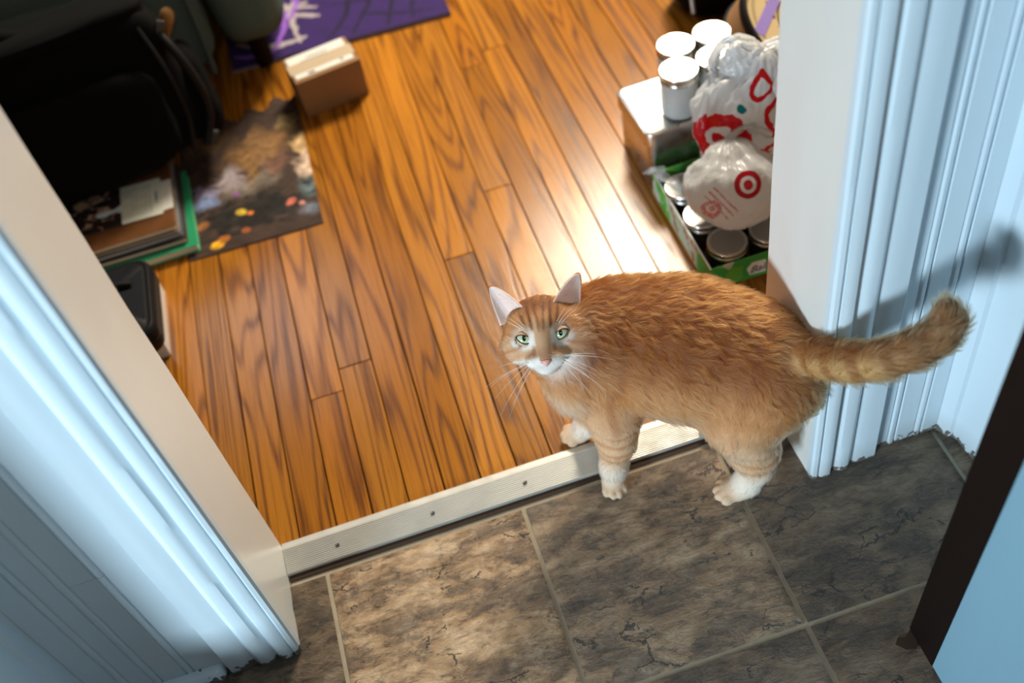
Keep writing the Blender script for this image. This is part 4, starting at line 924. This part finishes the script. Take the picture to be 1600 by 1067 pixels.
# --- ears: cupped shells with furry backs, pale pink inside
EARI=flat('ear_skin',(.80,.60,.55),.6,.08,60,Subsurface__Weight=.25)
ears_P=[];ears_N=[];ears_F=[];ears_C=[];ears_L=[]
for s_ in (-1,1):
    b0=np.array((s_*.0190,.0365,.022)); b1=np.array((s_*.0540,.0165,.010)); tip=np.array((s_*.0605,.0690,-.004))
    NU,NVv=14,14; grid_=[]
    for j in range(NVv+1):
        v=j/NVv; row=[]
        for i in range(NU+1):
            t=i/NU; e=b0*(1-t)+b1*t; vv_=1-(1-v)**1.15; wv=(1-vv_)**.62; p=(b0*.46+b1*.54)*(1-vv_)+tip*vv_+(e-(b0*.46+b1*.54))*wv
            bul=math.sin(PI*t)*(1-v)**.8; p=p+np.array((s_*.004*math.sin(PI*t)*v*(1-v)*4*(1 if t>.5 else .4),.002*math.sin(PI*v),0)); p=p+np.array((0,0,-.015))*bul*(.55+.45*(1-v))
            p=p+np.array((0,-.004,0.004))*math.sin(PI*t)*(1-v)**3
            row.append(hp(*p))
        grid_.append(row)
    G=np.array(grid_); VV=G.reshape(-1,3); FF=[]
    for j in range(NVv):
        for i in range(NU):
            k0=j*(NU+1)+i; f=(k0,k0+1,k0+NU+2,k0+NU+1); FF.append(f if s_<0 else f[::-1])
    ob=mesh('ear',VV,[f[::-1] for f in FF],EARI,cat,True,70)
    sd_=ob.modifiers.new('thick','SOLIDIFY'); sd_.thickness=.0024; sd_.offset=0
    # fur on the back and wisps at the inner edge
    du=np.gradient(G,axis=1); dv=np.gradient(G,axis=0); nn=np.cross(du,dv); nn/=np.maximum(np.linalg.norm(nn,axis=-1,keepdims=True),1e-9)
    if (nn.mean((0,1))@fv)<0: nn=-nn
    m_=3200; jj=RNG.random(m_)**.8*NVv*.90; ii=RNG.random(m_)*NU; j0=jj.astype(int); i0=ii.astype(int); fj=(jj-j0)[:,None]; fi=(ii-i0)[:,None]
    bl2=lambda Q:Q[j0,i0]*(1-fj)*(1-fi)+Q[j0,i0+1]*(1-fj)*fi+Q[j0+1,i0]*fj*(1-fi)+Q[j0+1,i0+1]*fj*fi
    p=bl2(G); n_=-bl2(nn); d_=bl2(dv); d_/=np.linalg.norm(d_,axis=1,keepdims=True)
    ears_P.append(p+n_*.0012); ears_N.append(n_); ears_F.append(d_); ears_L.append(np.full(m_,.0050)); ears_C.append(np.broadcast_to(RUST*1.05,(m_,3)))
    m_=420; jj=RNG.random(m_)*NVv*.55; edge=RNG.random(m_); ii=np.where(edge<.65,RNG.random(m_)*.18*NU,NU*(.88+.11*RNG.random(m_))); j0=jj.astype(int); i0=np.minimum(ii.astype(int),NU-1); fj=(jj-j0)[:,None]; fi=(ii-i0)[:,None]
    p=bl2(G); n_=bl2(nn); d_=bl2(dv); d_/=np.linalg.norm(d_,axis=1,keepdims=True); x_=bl2(du); x_/=np.linalg.norm(x_,axis=1,keepdims=True); x_=np.where((ii<NU/2)[:,None],x_,-x_)
    d_=d_*.7+x_*.7; d_/=np.linalg.norm(d_,axis=1,keepdims=True)
    ears_P.append(p+n_*.0012); ears_N.append(n_); ears_F.append(d_); ears_L.append(.007+.006*RNG.random(m_)); ears_C.append(np.broadcast_to(np.array((.90,.78,.66)),(m_,3)))
cc=lambda l:np.concatenate(l)
make_fur('ear_fur',cc(ears_P),cc(ears_N),cc(ears_F),cc(ears_L),.3,cc(ears_C),cat,.00011,4,False)
# --- whiskers
wl_=[]
rw=random.Random(5)
for s_ in (-1,1):
    for q in range(9):
        o0=hp(s_*(.014+.008*rw.random()),-.030-.008*rw.random(),.051-.006*rw.random()); L_=.045+.028*rw.random(); up=(-.55+.12*q)*1.0
        d=rv*s_*(.55+.35*rw.random())+uv_*(up-.45+.2*rw.random())*.9+fv*(.15+.2*rw.random()); d/=np.linalg.norm(d); sag=np.array((0,0,-1.))
        pts=[o0+d*L_*t+sag*L_*.28*t*t for t in np.linspace(0,1,7)]
        wl_.append(tube(pts,[.00025*(1-.75*t) for t in np.linspace(0,1,7)],4))
    for q in range(3):
        o0=hp(s_*(.020+.004*q),.013,.040); d=rv*s_*(.5+.2*q)+uv_*.8+fv*.4; d/=np.linalg.norm(d)
        wl_.append(tube([o0+d*.03*t+np.array((0,0,-1.))*.004*t*t for t in np.linspace(0,1,5)],[.00022*(1-.7*t) for t in np.linspace(0,1,5)],4))
wk=tubes('whiskers',wl_,flat('whisker',(.9,.88,.84),.35),cat); wk['kind']='stuff'
